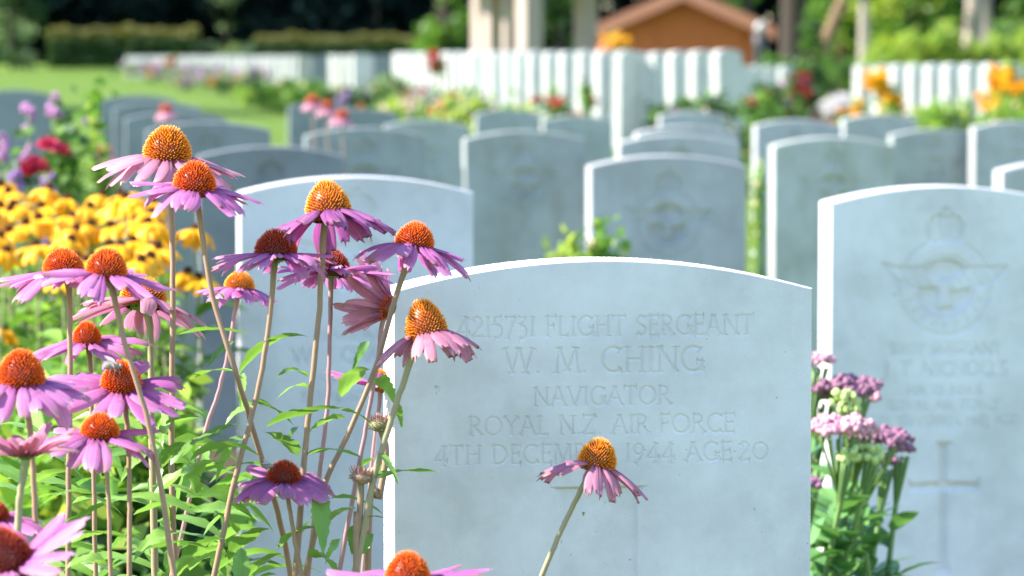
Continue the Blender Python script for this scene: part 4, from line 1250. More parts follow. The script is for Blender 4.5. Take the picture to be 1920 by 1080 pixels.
# ------------------------------------------------------------------ yellow daisies beside the coneflowers
def rudbeckias():
    rng = random.Random(8)
    protos = []
    for v in range(4):
        r = empty('yellow_daisy', (0, 0, 0), 'x', 'yellow daisy', 'yellow daisies massed beside the coneflowers')
        hgt = .72
        c = np.array((0, 0, hgt)); ax, ay, az = head_axes(rng.uniform(-20, 20), rng.uniform(-16, 14))
        mb = MB()
        n = rng.choice((10, 11, 12))
        for k in range(n):
            petal(mb, c, ax, ay, az, 2 * math.pi * k / n + rng.uniform(-.1, .1), .006, .040 * rng.uniform(.8, 1.1), .0155, R(14 + rng.uniform(-12, 12)), R(58 + 14 * v + rng.uniform(-24, 24)), rng, rng.random(), nL=6, nW=4)
        mb.build('petals', M['rud_petal'], r)
        mb = MB(); dome(mb, c, ax, ay, az, .0070, .0095, .5, 12, 6, .5)
        for k in range(60):
            ph = k * 2.4; f = (k / 60) ** .5
            rd = (ax * math.cos(ph) + ay * math.sin(ph))
            p = c + rd * .0070 * f + az * .0095 * math.sqrt(max(0, 1 - f * f))
            x, y, z = frame_from(norm(rd * f + az)); dome(mb, p, x, y, z, .0009, .002, .5, 5, 2, 0)
        mb.build('flower_centre', M['rud_centre'], r)
        mb = MB(); tube(mb, smooth_path([(0, 0, 0), (rng.uniform(-.02, .02), .01, hgt * .5), c - az * .003], 12), [.0032, .0022, .0018], 6); mb.build('stem', M['stem_green'], r)
        mb = MB()
        for k in range(11):
            z = rng.uniform(.12, .64); a = rng.uniform(0, 6.28); L = rng.uniform(.05, .10)
            p0 = np.array((0, 0, z)); p1 = p0 + np.array((math.cos(a) * L, math.sin(a) * L, rng.uniform(-.02, .03)))
            leaf(mb, p0, p1, L * .36, L * .15, rng, nL=7)
        mb.build('leaves', M['leaf_b'], r)
        protos.append(r)
    spots = []
    for row, y in enumerate(np.arange(350, 530, 25)):
        for x in np.arange(-16, 330, 44):
            xx = x + rng.uniform(-22, 22) + (row % 2) * 17; yy = y + rng.uniform(-15, 15)
            if xx > 322 - (0 if yy > 380 else 30): continue
            if xx > 120 and yy < 352 + .06 * xx and not (205 < xx < 265 and yy > 366): continue
            if xx < 110 and yy > 480: continue
            if xx > 180 and yy > 505: continue
            spots.append((xx, yy, 5.55 - (yy - 335) / 180 * 1.05 + rng.uniform(-.1, .1), 0))
    extra = [((366, 432), 'yellow daisy alone between the stems of the two tallest coneflowers'), ((352, 512), 'low yellow daisy beside the tallest stem, upper of two'),
             ((372, 522), 'low yellow daisy beside the tallest stem, lower of two'), ((236, 372), 'yellow daisy standing up highest at the edge of its mass, below the tallest coneflower'),
             ((4, 618), 'single yellow daisy low among green leaves at the picture edge'), ((286, 545), 'yellow daisy tucked behind the faded coneflower')]
    for (q, lab) in extra: spots.append((q[0], q[1], 4.9, lab))
    for i, (x, y, d, lab) in enumerate(spots):
        p = P(x, y, d)
        src = protos[i % 4]
        g = float(gz(p[0], p[1]))
        r = copy_tree(src, (p[0], p[1], g), lab or 'yellow daisy with drooping petals and dark centre, packed in the golden mass', None, rng.uniform(-.7, .7), 1.0)
        r.scale = (1, 1, (p[2] - g) / .72)
    for r in protos:
        for c in list(r.children): bpy.data.objects.remove(c)
        bpy.data.objects.remove(r)
rudbeckias()

# ------------------------------------------------------------------ sedum between the front stone and the winged emblem stone
def sedum():
    rng = random.Random(31)
    d = 3.85; s = FPX / d
    g = ground_under(1560, d)
    root = empty('sedum', tuple(g), 'fleshy leaved sedum with flat pink and mauve flower heads beside the nearest headstone', 'sedum plant')
    heads = [ # px, py, half width px, material, depth
        (1534, 672, 30, 'sed_pink', 3.95), (1590, 722, 66, 'sed_purp', 3.95), (1540, 738, 40, 'sed_purp', 4.0), (1572, 796, 62, 'sed_pink', 3.75), (1650, 818, 54, 'sed_purp', 3.85), (1690, 838, 24, 'sed_purp', 3.95), (1600, 735, 50, 'sed_pink', 4.02),
        (1662, 862, 22, 'sed_purp', 3.95), (1520, 905, 22, 'sed_purp', 3.7), (1618, 800, 30, 'sed_pink', 3.78), (1634, 846, 22, 'sed_green', 3.75), (1590, 846, 18, 'sed_green', 3.74), (1585, 745, 26, 'sed_green', 3.9)]
    for hi, (px, py, hw, m, dd) in enumerate(heads):
        sc = FPX / dd
        c = P(px, py, dd)
        ft = g + np.array((rng.uniform(-.10, .06), rng.uniform(-.06, .1), 0))
        path = smooth_path([ft, ft * .5 + c * .5 + np.array((rng.uniform(-.02, .02), 0, -.02)), c - (0, 0, .018)], 26)
        mb = MB(); tube(mb, path, [.005, .0045, .003], 7); mb.build('stem', M['stem_leafy'], root)
        mb = MB()
        r = hw / sc
        green = m == 'sed_green'
        n = int((230 if not green else 26) * (hw / 45) ** 1.4) + 18
        for k in range(n):
            if green:
                f = math.sqrt(rng.random()); ph = rng.uniform(0, 6.28)
                p = c + np.array((math.cos(ph) * f * r, math.sin(ph) * f * r * .9, rng.uniform(-1.2, .4) * r))
            else:                                  # small domed clusters that make up the flat head
                j = k % 15
                cf = math.sqrt((j + .5) / 15) * .86; cp = j * 2.39996 + hi
                sub = r * .30
                f2 = math.sqrt(rng.random()); p2 = rng.uniform(0, 6.28)
                q3 = np.array((math.cos(cp) * cf * r + math.cos(p2) * f2 * sub, (math.sin(cp) * cf * r + math.sin(p2) * f2 * sub) * .9, 0))
                f = min(1, np.hypot(q3[0], q3[1]) / r); ph = math.atan2(q3[1], q3[0])
                q3[2] = -.30 * r * cf * cf + sub * .75 * (1 - f2 * f2) + math.sin(j * 5.1) * .10 * r + rng.uniform(-.002, .002)
                p = c + q3
            v = norm(np.array((math.cos(ph) * f * .8, math.sin(ph) * f * .8, 1)))
            x, y, z = frame_from(v)
            q = rng.uniform(.0026, .0043) if not green else rng.uniform(.0035, .0052)
            dome(mb, p, x, y, z, q, q * 1.1, 0, 7, 4, .9)
        mb.build('flower_head', M[m], root)
        mb = MB()
        for k in range(9):                     # the branching stalks under the head
            ph = k * .7; a = path[-4]
            tube(mb, smooth_path([a, c + np.array((math.cos(ph) * r * .6, math.sin(ph) * r * .5, -.012))], 6), .0016, 5)
        mb.build('stalks', M['stem_leafy'], root)
        L0 = np.linalg.norm(path[-1] - path[0])
        for k in range(34):
            t = rng.uniform(.12, .90); p = path[int(t * 25)]
            a = k * 2.4; L = rng.uniform(.04, .075)
            mb = MB(); leaf(mb, p, p + np.array((math.cos(a) * L, math.sin(a) * L, .012 + .02 * rng.random())), L * .45, L * .1, rng, fold=.15, serr=.03, nL=9, wav=0)
            mb.build('leaf', M['sedum_leaf'], root)
sedum()

# ------------------------------------------------------------------ plants among the stones
def bed_plants():
    S = shrub
    # green undergrowth below the daisies and behind the coneflowers
    for i, (px, d, w, h, lab, mt) in enumerate((
        (-40, 4.3, .55, .50, 'leafy green plant at the picture edge below the yellow daisies', 'leaf_b'), (70, 4.1, .5, .56, 'bright leafy plant below the yellow daisies, behind the red coned pair', 'leaf_b'),
        (180, 4.0, .5, .54, 'leafy plant below the yellow daisies, behind the bee flower', 'leaf_b'), (270, 3.9, .38, .42, 'small leaved plant at the foot of the tallest coneflower', 'leaf_d'),
        (20, 3.5, .5, .42, 'low leafy plant in the picture corner behind the upturned coneflower', 'leaf_d'), (150, 3.4, .46, .40, 'low bushy plant behind the flat orange coneflower', 'leaf_d'),
        (250, 3.3, .36, .34, 'low leafy plant with fine leaves at the foot of the bee flower', 'leaf_d'))):
        b = ground_under(px, d)
        S('leafy_plant', lab, 'plant', b, w, h, w * .8, 700, .042, mt, 'leafy plants under the flowers', seed=40 + i, mat2='leaf_y' if i in (0, 1, 2) else 'leaf_b', flowers=((('blos_yellow', 1, .03, 'rosette', 'blossom'),) if i == 0 else ()))
    # roses and flower spikes behind the daisies
    def top_shrub(name, lab, cat, px, py, d, w, n, ls, mt, **kw):
        b = ground_under(px, d); h = P(px, py, d)[2] - b[2]
        return S(name, lab, cat, b, w, h, kw.pop('dep', w * .8), n, ls, mt, **kw)
    top_shrub('rose_bush', 'rose bush with crimson roses behind the yellow daisies', 'rose bush', 75, 285, 7.2, .32, 900, .035, 'leaf_m', seed=60, mat2='leaf_d')
    root = [o for o in col.objects if o.get('category') == 'rose bush'][-1]
    blossoms(root, 'rose_crim', .042, [P(92, 274, 7.0), P(66, 314, 7.0), P(112, 284, 7.05)], 'rose', 'rose', 3)
    blossoms(root, 'rose_red', .036, [P(56, 324, 7.05)], 'rose', 'rose', 4)
    top_shrub('shrub', 'yellow green shrub with brownish tips between the pink spikes and the stones by the lawn', 'shrub', 165, 228, 7.6, .17, 1000, .034, 'leaf_b', seed=61, mat2='leaf_y', flowers=(('blos_cream', 9, .022, 'ball', 'seed_head'), ('blos_lilac', 6, .02, 'ball', 'seed_head')))
    for i, (px, py, d, lab) in enumerate(((52, 198, 7.4, 'pink flower spike with side blooms standing before the half hidden stone'), (102, 178, 7.6, 'pink flower spike, tallest one, pale pink at its tip'),
                                         (2, 252, 7.0, 'pink flower spike at the very edge of the picture'), (28, 300, 6.9, 'lilac flower spike low beside the crimson roses'), (88, 330, 6.8, 'lilac flower spike low between the crimson roses and the daisies'))):
        b = ground_under(px, d); t = P(px, py, d)
        r = empty('flower_spike', tuple(b), lab, 'flower', 'pink flower spikes behind the daisies')
        path = smooth_path([b, (b + t) / 2 + np.array((.01, 0, 0)), t], 14)
        mb = MB(); tube(mb, path, [.004, .003, .002], 6); mb.build('stem', M['stem_green'], r)
        rng = random.Random(i + 70)
        pts = []
        for k in range(11):
            z = rng.random() ** 1.2 * .16
            pts.append(t + np.array((rng.uniform(-1, 1) * (.01 + .12 * z), rng.uniform(-.02, .02), -z)))
        blossoms(r, 'blos_pink' if i < 3 else 'blos_lilac', .026, pts[:7], 'ball', 'blossom', 80 + i); blossoms(r, 'blos_lilac', .020, pts[7:], 'ball', 'blossom', 90 + i)
        mb = MB()
        for k in range(14):
            p = path[rng.randint(4, 12)]; a = rng.uniform(0, 6.3); L = rng.uniform(.025, .05)
            leaf(mb, p, p + np.array((math.cos(a) * L, math.sin(a) * L, .01)), L * .35, L * .1, rng, nL=6)
        mb.build('leaves', M['leaf_b'], r)
    # pale rose foliage at the foot of the emblem stones
    top_shrub('rose_bush', 'pale yellow green rose bush peeping over the arch of the nearest stone', 'rose bush', 1050, 515, 7.3, .20, 520, .034, 'leaf_y', seed=62, mat2='leaf_b', low=.86, shape=.3, flowers=(('blos_cream', 6, .03, 'ball', 'blossom'),))
    top_shrub('rose_bush', 'pale rose bush with a tall bud before the lit edge of the emblem stone', 'rose bush', 1132, 500, 7.35, .13, 460, .034, 'leaf_b', seed=63, mat2='leaf_y', low=.84, shape=.3, flowers=(('blos_cream', 7, .028, 'ball', 'blossom'),))
    top_shrub('climbing_plant', 'narrow leafy plant in the gap between the emblem stone and the greenish stone', 'plant', 1418, 350, 9.4, .05, 300, .04, 'leaf_b', seed=64, mat2='leaf_y', dep=.12, flowers=(('blos_cream', 5, .03, 'ball', 'blossom'),))
    # blurred coneflowers far behind
    for i, (px, py, d, lab) in enumerate(((586, 190, 9.2, 'distant coneflower, upper one of the blurred orange pair by the lawn'), (612, 200, 9.3, 'distant coneflower, second of the blurred orange pair by the lawn'),
                                         (641, 218, 9.0, 'distant coneflower low before the small stone corner'), (311, 207, 9.4, 'distant coneflower on the arch of a stone in the lawn column'), (197, 285, 8.6, 'distant coneflower against the pale edge of the lawn column'), (1028, 181, 24, 'tiny distant coneflower before the white row'))):
        rng = random.Random(i + 300); s = FPX / d
        ax, ay, az = head_axes(rng.uniform(-6, 6), 4); c = P(px, py, d); b = ground_under(px, d)
        r = empty('coneflower', tuple(b), lab, 'coneflower', 'distant blurred coneflowers')
        mb = MB(); tube(mb, smooth_path([b, (b + c) / 2 + np.array((.012, 0, 0)), c], 14), [.0035, .003, .0025], 6); mb.build('stem', M['stem_pink'], r)
        mb = MB(); spiky_cone(mb, c, ax, ay, az, .019, .019, rng, 160); mb.build('cone', M['cone_orange'], r)
        for k in range(13):
            mb = MB(); petal(mb, c, ax, ay, az, 2 * math.pi * k / 13, .014, .04, .011, R(-20), R(45), rng, rng.random(), nL=6, nW=3); mb.build('petal', M['petal_pink'], r)

def far_beds():
    def F(lab, px, d, w, h, mt, mt2, fl, seed, n=900, ls=.07, dep=None, name='flowering_shrub', cat='flower bush', group='flower bushes along the white rows', dy=0):
        b = ground_under(px, d); w *= 1.25; h = (P(px, h, d)[2] - b[2]) * .92 if h > 10 else h * (1.05 if px > 560 else .8); fl = tuple((a, int(c * 1.8), z * 1.15, k, nm) if c > 1 else (a, c, z, k, nm) for a, c, z, k, nm in fl)
        shrub(name, lab, cat, b, w, h, dep or w, n, ls, mt, group, seed=seed, mat2=mt2, flowers=fl)
    # in front of the long white row
    F('green and orange flower bush just behind the small stones, under the white row, mid one', 765, 25, .62, 186, 'leaf_y', 'leaf_b', (('blos_cream', 12, .07, 'ball', 'blossom'), ('rose_orange', 5, .06, 'ball', 'blossom')), 1)
    F('dusty purple flower bush beside the yellow green one under the white row', 795, 24, .5, 182, 'leaf_g', 'leaf_m', (('blos_lilac', 24, .06, 'spike', 'flower_spike'),), 2)
    F('pale bush with cream and orange blossom beneath the red roses of the white row', 850, 23, .6, 168, 'leaf_b', 'leaf_g', (('rose_orange', 7, .07, 'ball', 'blossom'), ('blos_cream', 10, .06, 'ball', 'blossom')), 3)
    F('mixed bush with lilac spikes where the white row meets the small stones', 905, 22.5, .5, 180, 'leaf_y', 'leaf_m', (('blos_lilac', 12, .06, 'spike', 'flower_spike'), ('blos_cream', 6, .06, 'ball', 'blossom')), 4)
    F('low green bush between the edges of the white row, nearest its red roses', 985, 23, .6, 186, 'leaf_b', 'leaf_y', (('blos_cream', 6, .05, 'ball', 'blossom'),), 5)
    F('rose bush with dark red roses before the white row', 1055, 25, .5, 166, 'leaf_m', 'leaf_b', (('rose_red', 9, .06, 'rose', 'rose'), ('rose_orange', 4, .05, 'ball', 'blossom')), 6, n=650)
    F('rose bush holding one bright red rose high against the white row', 1093, 26.5, .26, 160, 'leaf_m', 'leaf_b', (('rose_red', 1, .07, 'rose', 'rose'),), 7, n=260)
    F('rose bush with red roses glowing before the far half of the white row', 825, 30, .45, 118, 'leaf_g', 'leaf_b', (('rose_red', 10, .075, 'rose', 'rose'), ('blos_pink', 3, .06, 'rose', 'rose')), 8, n=380)
    F('crimson rose bush at the foot of the shorter white row', 1268, 23, .4, 182, 'leaf_d', 'leaf_m', (('blos_pink', 3, .06, 'rose', 'rose'),), 9, n=700)
    F('dark green bush with pale dots under the tall end stone of the shorter row', 1350, 24, .7, 182, 'leaf_d', 'leaf_b', (('blos_cream', 8, .04, 'ball', 'blossom'),), 10, n=1000)
    F('rose bush with several red roses among the low stones', 1452, 30, .5, 160, 'leaf_d', 'leaf_m', (('rose_red', 6, .08, 'rose', 'rose'),), 11, n=700)
    F('tall rose bush with red and pink roses at the end of the low stones', 1492, 31, .36, 124, 'leaf_d', 'leaf_m', (('rose_red', 5, .075, 'rose', 'rose'), ('blos_pink', 4, .06, 'rose', 'rose')), 12, n=800)
    F('green flowering bush at the base of the low edge-on stones', 1420, 28, .45, 186, 'leaf_b', 'leaf_m', (('rose_red', 3, .06, 'rose', 'rose'),), 13, n=600)
    # before the distant fused row
    F('dark rounded bush in front of the blue shaded stone', 545, 38, .8, 150, 'leaf_m', 'leaf_b', (('blos_cream', 6, .08, 'ball', 'blossom'),), 14, n=1600)
    F('bright green bush with orange flowers beside the dark rounded one', 500, 40, .75, 150, 'leaf_b', 'leaf_y', (('rose_orange', 6, .09, 'ball', 'blossom'), ('blos_cream', 4, .08, 'ball', 'blossom')), 15, n=900)
    F('dark low bush with a purple flower below the lone broad stone', 655, 36, .7, 168, 'leaf_d', 'leaf_m', (('blos_lilac', 9, .09, 'ball', 'blossom'),), 16, n=900)
    F('pale green bush below the second blue shaded stone', 725, 33, .5, 148, 'leaf_g', 'leaf_m', (('blos_cream', 5, .07, 'ball', 'blossom'),), 17, n=900)
    for i, (px, d, lab) in enumerate(((455, 52, 'nearest one'), (420, 58, 'second one'), (385, 64, 'third one'), (350, 71, 'fourth one'), (315, 78, 'fifth one'), (282, 86, 'sixth one'), (250, 93, 'last one'))):
        F('mauve and tan flowering border bush by the lawn before the fused row, ' + lab, px, d, 1.0, .55, 'leaf_g', 'leaf_m', (('blos_lilac', 26, .10, 'spike', 'flower_spike'), ('rose_orange', 4, .09, 'ball', 'blossom'), ('blos_pink', 10, .09, 'ball', 'blossom')), 20 + i, n=700, ls=.10, group='border bushes along the distant fused row')
    F('red rose bush in front of the far fused row', 318, 74, .4, 103, 'leaf_m', None, (('rose_red', 2, .11, 'rose', 'rose'),), 29, n=120, ls=.09)
    # orange and yellow flowers by the row on the other side
    F('bush of golden orange flowers before the row of stones, by the pale boulders', 1650, 27, .34, 140, 'leaf_b', 'leaf_y', (('blos_yellow', 52, .075, 'ball', 'blossom'),), 30, n=400, group='golden flower bushes')
    F('tall bush of golden orange flowers before the row of stones, near the picture edge', 1882, 25, .34, 128, 'leaf_b', 'leaf_y', (('blos_yellow', 54, .08, 'ball', 'blossom'),), 31, n=400, group='golden flower bushes')
    for i, (px, w) in enumerate(((1700, .5), (1755, .55), (1810, .5), (1860, .5), (1915, .5))):
        F('low grassy green bush at the foot of the edge-on stones, %s from the golden bush' % ORD[i], px, 24, w, 186 + 8 * (i % 2), 'leaf_b', 'leaf_y', (('blos_cream', 5, .045, 'ball', 'blossom'),), 32 + i, n=650, group='low bushes before the edge-on stones')
    F('round bush of orange yellow flowers in front of the wooden hut', 1161, 58, .5, 66, 'leaf_y', 'leaf_h', (('rose_orange', 22, .15, 'ball', 'blossom'), ('blos_yellow', 30, .15, 'ball', 'blossom')), 38, n=500, ls=.1)
bed_plants()
far_beds()

def boulders():
    rng = random.Random(12)
    for (px, py, d, w, h, lab) in ((1568, 160, 44, .62, .28, 'pale slanting boulder lying on the grass, upper one of two'), (1553, 184, 42, .50, .26, 'pale pinkish boulder lying on the grass, lower one of two')):
        b = ground_under(px, d); c = P(px, py, d)
        zc = max(c[2], b[2] + h * .35)
        o = MB(); V = []; F = []; nu, nv = 18, 10
        for j in range(nv + 1):
            for i in range(nu):
                th = math.pi * j / nv; ph = 2 * math.pi * i / nu
                k = 1 + .13 * math.sin(3 * ph + j) + .10 * math.cos(2 * th * 2 + ph) + .05 * rng.random()
                V.append((math.sin(th) ** .7 * math.cos(ph) * w / 2 * k, math.sin(th) ** .7 * math.sin(ph) * w * .35 * k, math.cos(th) * h / 2 * k + .18 * math.cos(ph) * h))
        for j in range(nv):
            for i in range(nu): F.append((j * nu + i, (j + 1) * nu + i, (j + 1) * nu + (i + 1) % nu, j * nu + (i + 1) % nu))
        o.add(np.array(V) + (c[0], b[1], b[2] + h * .42), F)
        x = o.build('boulder', M['rock'], None, True, (c[0], b[1], b[2]))
        tag(x, lab, 'boulder', 'pale boulders')
boulders()

# ------------------------------------------------------------------ hut, stone shelter, lamp
def hut():
    d = 84.0; s = FPX / d
    c = ground_under(1278, d)
    root = empty('wooden_hut', tuple(c), 'brown wooden hut with a low gabled roof of reddish tiles behind the white stones', 'hut')
    hw = 150 / s; x0, x1 = c[0] - hw, c[0] + hw
    eave = P(1120, 58, d)[2]; ridge = P(1278, -7, d)[2]
    g = c[2] - .2; y0, y1 = c[1], c[1] + 5
    mb = MB()
    mb.add([(x0, y0, g), (x1, y0, g), (x1, y0, eave), (c[0], y0, ridge), (x0, y0, eave)], [(0, 1, 2, 3, 4)])
    mb.add([(x0, y1, g), (x1, y1, g), (x1, y1, eave), (c[0], y1, ridge), (x0, y1, eave)], [(4, 3, 2, 1, 0)])
    mb.add([(x0, y0, g), (x0, y1, g), (x0, y1, eave), (x0, y0, eave)], [(3, 2, 1, 0)])
    mb.add([(x1, y0, g), (x1, y1, g), (x1, y1, eave), (x1, y0, eave)], [(0, 1, 2, 3)])
    mb.build('wall', M['wood'], root, False)
    sl = (ridge - eave) / hw
    for sg in (-1, 1):
        ov = .32
        xa, za = c[0], ridge + .06
        xb, zb = c[0] + sg * (hw + ov), ridge + .06 - sl * (hw + ov)
        t = .10
        V = [(xa, y0 - .5, za), (xb, y0 - .5, zb), (xb, y1 + .5, zb), (xa, y1 + .5, za)]
        V += [(x, y, z + t) for x, y, z in V]
        mb = MB(); mb.add(V, [(0, 1, 2, 3), (7, 6, 5, 4), (0, 4, 5, 1), (1, 5, 6, 2), (2, 6, 7, 3), (3, 7, 4, 0)]); r = mb.build('roof', M['roof'], root, False)
        # barge board along the gable edge
        V = [(xa, y0 - .56, za - .18), (xb, y0 - .56, zb - .18), (xb, y0 - .56, zb + .18), (xa, y0 - .56, za + .18)]
        V += [(x, y + .055, z) for x, y, z in V]
        mb = MB(); mb.add(V, [(0, 1, 2, 3), (7, 6, 5, 4), (0, 4, 5, 1), (1, 5, 6, 2), (2, 6, 7, 3), (3, 7, 4, 0)])
        fo = mb.build('barge_board', M['fascia'], root, False); fo.parent = r
    for sx in (-.55, .55):
        mb = MB(); box(mb, (c[0] + sx * hw, y0 - .03, g + 1.0), .9, .055, 1.9); mb.build('door', M['wood'], root, False)
hut()

def shelter():
    d = 74.0; s = FPX / d
    c = ground_under(990, d)
    root = empty('stone_shelter', tuple(c), 'pale stone shelter with square pillars rising above the long white row', 'shelter')
    yaw = R(30)
    zt = P(960, -30, d)[2]
    for (px, w, dd) in ((905, .40, 77), (924, .36, 74.5), (952, .19, 73), (992, .44, 72), (1098, .40, 74)):
        p = ground_under(px, dd)
        mb = MB(); box(mb, (p[0], p[1], (zt + p[2]) / 2 - .1), w, w, zt - p[2] + .2, yaw)
        box(mb, (p[0], p[1], p[2] + .1), w + .12, w + .12, .3, yaw)
        mb.build('pillar', M['pillar'], root, False)
    a = ground_under(885, 77); b = ground_under(1100, 74)
    mb = MB(); box(mb, ((a[0] + b[0]) / 2, 74.8, zt + .22), 3.6, 4.6, .44, R(8)); mb.build('roof', M['pillar'], root, False)
shelter()

def garden_lamp():
    d = 70.; p = ground_under(1425, d)
    root = empty('garden_lamp', tuple(p), 'dark garden lamp with a white globe at the corner of the wooden hut', 'lamp')
    top = P(1425, 62, d)[2]
    mb = MB(); tube(mb, [p, (p[0], p[1], p[2] + .1), (p[0], p[1], top - .35), (p[0], p[1], top)], [.2, .16, .15, .17], 12); mb.build('post', M['black_metal'], root)
    mb = MB(); c = np.array((p[0], p[1], top + .12)); X, Y, Z = np.eye(3); dome(mb, c, X, Y, Z, .12, .13, 0, 14, 8, .9); mb.build('globe', M['globe'], root)
garden_lamp()

# ------------------------------------------------------------------ hedges, trees, woodland
def hedges():
    def hedge(lab, pxa, pxb, d, ytop, dep, seed, mat, topmat, n):
        rng = np.random.default_rng(seed)
        a = ground_under(pxa, d); b = ground_under(pxb, d)
        h = P(pxa, ytop, d)[2] - a[2]
        c = (a + b) / 2
        root = empty('hedge', tuple(c), lab, 'hedge', 'clipped hedges before the dark wood')
        L = b[0] - a[0]
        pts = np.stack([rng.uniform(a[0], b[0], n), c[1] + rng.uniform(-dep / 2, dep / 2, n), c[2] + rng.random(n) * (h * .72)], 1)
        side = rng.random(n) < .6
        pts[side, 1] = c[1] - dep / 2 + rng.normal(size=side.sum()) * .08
        V, F, A = leaf_cloud(pts, .16, rng); MB().add(V, F, A).build('foliage', M[mat], root)  # dark lower leaves: shade at the foot put into the colour
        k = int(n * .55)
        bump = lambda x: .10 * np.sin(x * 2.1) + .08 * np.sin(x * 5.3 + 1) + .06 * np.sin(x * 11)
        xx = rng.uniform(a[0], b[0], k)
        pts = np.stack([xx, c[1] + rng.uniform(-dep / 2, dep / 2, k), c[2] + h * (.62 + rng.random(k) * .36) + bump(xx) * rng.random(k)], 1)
        V, F, A = leaf_cloud(pts, .16, rng, upbias=.6); MB().add(V, F, A).build('lit_top', M[topmat], root)  # yellower upper leaves: sunlight on the top put into the colour
        mb = MB()
        for x in np.arange(a[0] + .3, b[0], .9): tube(mb, [(x, c[1], c[2] - .1), (x + .05, c[1], c[2] + h * .6)], [.04, .02], 5)
        mb.build('stem', M['bark_dark'], root)
    hedge('clipped hedge with sunlit yellowish top, shaded dark foot, at the end of the lawn', 96, 372, 118, 52, 1.3, 1, 'leaf_d', 'leaf_h', 9000)
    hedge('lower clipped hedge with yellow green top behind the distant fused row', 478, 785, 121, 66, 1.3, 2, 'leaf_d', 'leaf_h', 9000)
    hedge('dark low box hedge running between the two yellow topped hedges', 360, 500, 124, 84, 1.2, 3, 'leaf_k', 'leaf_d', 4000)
hedges()

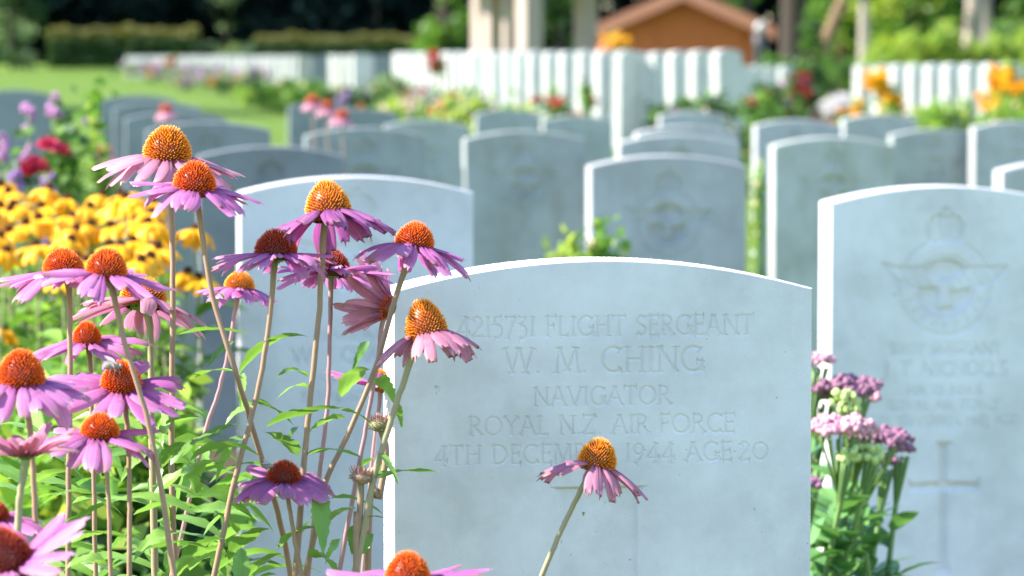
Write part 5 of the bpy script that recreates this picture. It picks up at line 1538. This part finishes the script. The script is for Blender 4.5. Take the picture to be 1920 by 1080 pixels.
def woods():
    T = tree
    def at(px, d): return ground_under(px, d)
    # dark evergreens behind the lawn
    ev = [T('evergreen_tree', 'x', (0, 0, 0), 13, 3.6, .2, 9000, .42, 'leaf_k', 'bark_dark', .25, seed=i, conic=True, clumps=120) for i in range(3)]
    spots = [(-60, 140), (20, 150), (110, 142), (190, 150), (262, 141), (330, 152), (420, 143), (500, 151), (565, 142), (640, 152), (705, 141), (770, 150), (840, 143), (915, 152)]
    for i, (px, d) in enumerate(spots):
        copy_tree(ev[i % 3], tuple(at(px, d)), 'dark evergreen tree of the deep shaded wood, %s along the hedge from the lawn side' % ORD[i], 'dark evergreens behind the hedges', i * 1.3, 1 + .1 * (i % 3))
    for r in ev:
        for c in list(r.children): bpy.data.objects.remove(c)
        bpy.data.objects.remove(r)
    # paler trees in front of them
    T('weeping_tree', 'bushy tree with pale green sunlit sprays at the corner of the lawn', at(22, 112), 7, 1.35, .1, 5200, .24, 'leaf_g', 'bark_dark', .06, seed=11, mat2='leaf_d', clumps=40, squash=1)
    T('weeping_tree', 'dark slender tree with a few pale sprays between the two yellow topped hedges', at(425, 112), 7, 1.05, .1, 4200, .24, 'leaf_g', 'bark_dark', .06, seed=12, mat2='leaf_k', clumps=36)
    T('broadleaf_tree', 'tree whose light green bough hangs into view above the hedge', at(850, 105), 10, 2.6, 3.35, 5000, .26, 'leaf_g', 'bark_dark', .05, lean=(-2.2, 0), seed=13, mat2='leaf_m', clumps=46)
    T('broadleaf_tree', 'fresh green tree beside the stone pillars', at(838, 96), 7, 1.05, .1, 5200, .22, 'leaf_b', 'bark_dark', .15, seed=14, mat2='leaf_m', clumps=44)
    T('broadleaf_tree', 'dark green tree seen through the stone pillars', at(1050, 95), 8, 1.6, .2, 6000, .24, 'leaf_d', 'bark_dark', .16, seed=15, mat2='leaf_m', clumps=46)
    T('broadleaf_tree', 'tree with light green leaves overhanging the hut roof', at(1400, 96), 9, 2.0, 2.6, 5200, .25, 'leaf_b', 'bark_dark', .18, seed=16, mat2='leaf_m', clumps=44)
    T('dark_trunk_tree', 'tree with a thick nearly black trunk beside the hut', at(1487, 68), 9, 2.2, 2.7, 5000, .24, 'leaf_m', 'bark_dark', .27, seed=17, mat2='leaf_b', clumps=44)
    T('leaning_tree', 'tree with a tan leaning trunk next to the black trunk', at(1500, 64), 6, 1.1, 1.9, 3600, .2, 'leaf_b', 'bark_tan', .13, lean=(2.6, 0), seed=18, mat2='leaf_m', clumps=36)
    T('slender_tree', 'slender tree with a pale straight trunk above the first edge-on stones', at(1617, 56), 7, 1.2, 1.75, 3800, .2, 'leaf_b', 'bark_pale', .085, lean=(.05, 0), seed=19, mat2='leaf_y', clumps=40)
    T('slender_tree', 'pale trunked tree in the shade near the picture edge, thicker one of a pair', at(1812, 80), 9, 1.9, 3.2, 5000, .24, 'leaf_m', 'bark_pale', .22, lean=(.6, 0), seed=20, mat2='leaf_d', clumps=42)
    T('slender_tree', 'pale trunked tree in the shade near the picture edge, thinner one of a pair', at(1850, 82), 9, 1.8, 3.2, 4200, .24, 'leaf_d', 'bark_pale', .15, lean=(-.1, 0), seed=21, mat2='leaf_k', clumps=42)
    T('broadleaf_tree', 'light green leafy tree filling the space between the leaning and the pale trunks', at(1575, 78), 7, 1.3, .6, 5600, .22, 'leaf_b', 'bark_tan', .12, seed=22, mat2='leaf_m', clumps=46)
    T('broadleaf_tree', 'yellow green leafy tree above the meadow bank', at(1700, 76), 7, 1.6, .5, 6000, .22, 'leaf_b', 'bark_dark', .16, seed=23, mat2='leaf_y', clumps=46)
    T('broadleaf_tree', 'deep green leafy tree in the upper corner beyond the bank', at(1930, 84), 8, 1.8, .4, 6000, .24, 'leaf_d', 'bark_dark', .16, seed=24, mat2='leaf_m', clumps=46)
    T('evergreen_shrub', 'dark green conical shrub beside the pale boulders', at(1518, 46), 1.45, .33, .02, 2600, .07, 'leaf_d', 'bark_dark', .03, seed=25, mat2='leaf_m', clumps=50, conic=True, cat='shrub')
    # bank of tall yellow green growth
    for i, px in enumerate((1655, 1712, 1768, 1824, 1880, 1935)):
        shrub('meadow_shrub', 'sunlit yellow green shrub of the bank behind the edge-on stones, %s from the pale trunk' % ORD[i], 'shrub', at(px, 50), .8, .98 + .1 * (i % 3), .9, 1700, .17, 'leaf_y', 'sunlit shrubs of the bank', seed=200 + i, mat2='leaf_b', elong=5.0)
    for i, (px, d) in enumerate(((1440, 60), (1475, 58), (1540, 60), (1590, 58))):
        shrub('undergrowth_shrub', 'green undergrowth shrub at the foot of the trunks, %s from the hut corner' % ORD[i], 'shrub', at(px, d), .7, .75, .7, 1300, .10, 'leaf_m', 'undergrowth at the foot of the trunks', seed=220 + i, mat2='leaf_d' if i % 2 else 'leaf_b')
    # tree outside the picture whose shade crosses the lawn
    T('broadleaf_tree', 'broad tree beside the lawn whose shade crosses the grass', np.array((-12.8, 38.0, float(gz(-12.8, 38.0)))), 6.6, 3.2, .5, 20000, .46, 'leaf_d', 'bark_dark', .3, seed=26, clumps=70, dep=1.3)
    # the wood far behind as one mass
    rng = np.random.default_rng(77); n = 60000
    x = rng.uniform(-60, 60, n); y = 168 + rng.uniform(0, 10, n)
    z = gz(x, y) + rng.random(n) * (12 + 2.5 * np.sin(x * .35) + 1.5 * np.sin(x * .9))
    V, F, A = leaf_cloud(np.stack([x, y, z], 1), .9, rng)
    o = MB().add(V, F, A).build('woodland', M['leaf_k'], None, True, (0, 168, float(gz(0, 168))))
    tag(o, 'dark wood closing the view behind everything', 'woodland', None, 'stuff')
woods()

def near_grass():
    rng = np.random.default_rng(9); n = 26000
    x = rng.uniform(-4.5, 4.5, n); y = rng.uniform(3.2, 17, n)
    keep = ~(((y > 4.6) & (y < 5.6)) | ((y > 7.3) & (y < 8.6)))
    x, y = x[keep], y[keep]; n = len(x)
    z = gz(x, y); h = rng.uniform(.02, .05, n); a = rng.uniform(0, 6.28, n); w = .004
    dx, dy = np.cos(a) * w, np.sin(a) * w
    lx, ly = rng.normal(size=n) * .015, rng.normal(size=n) * .015
    V = np.stack([np.stack([x - dx, y - dy, z - .003], 1), np.stack([x + dx, y + dy, z - .003], 1), np.stack([x + lx, y + ly, z + h], 1)], 1).reshape(-1, 3)
    o = MB().add(V, np.arange(n * 3).reshape(n, 3), np.tile((.5, .5, .3, 1), (n * 3, 1))).build('grass', M['grass'], None, True, (0, 0, 0))
    tag(o, 'short mown grass between the rows of stones', 'grass', None, 'stuff')
near_grass()
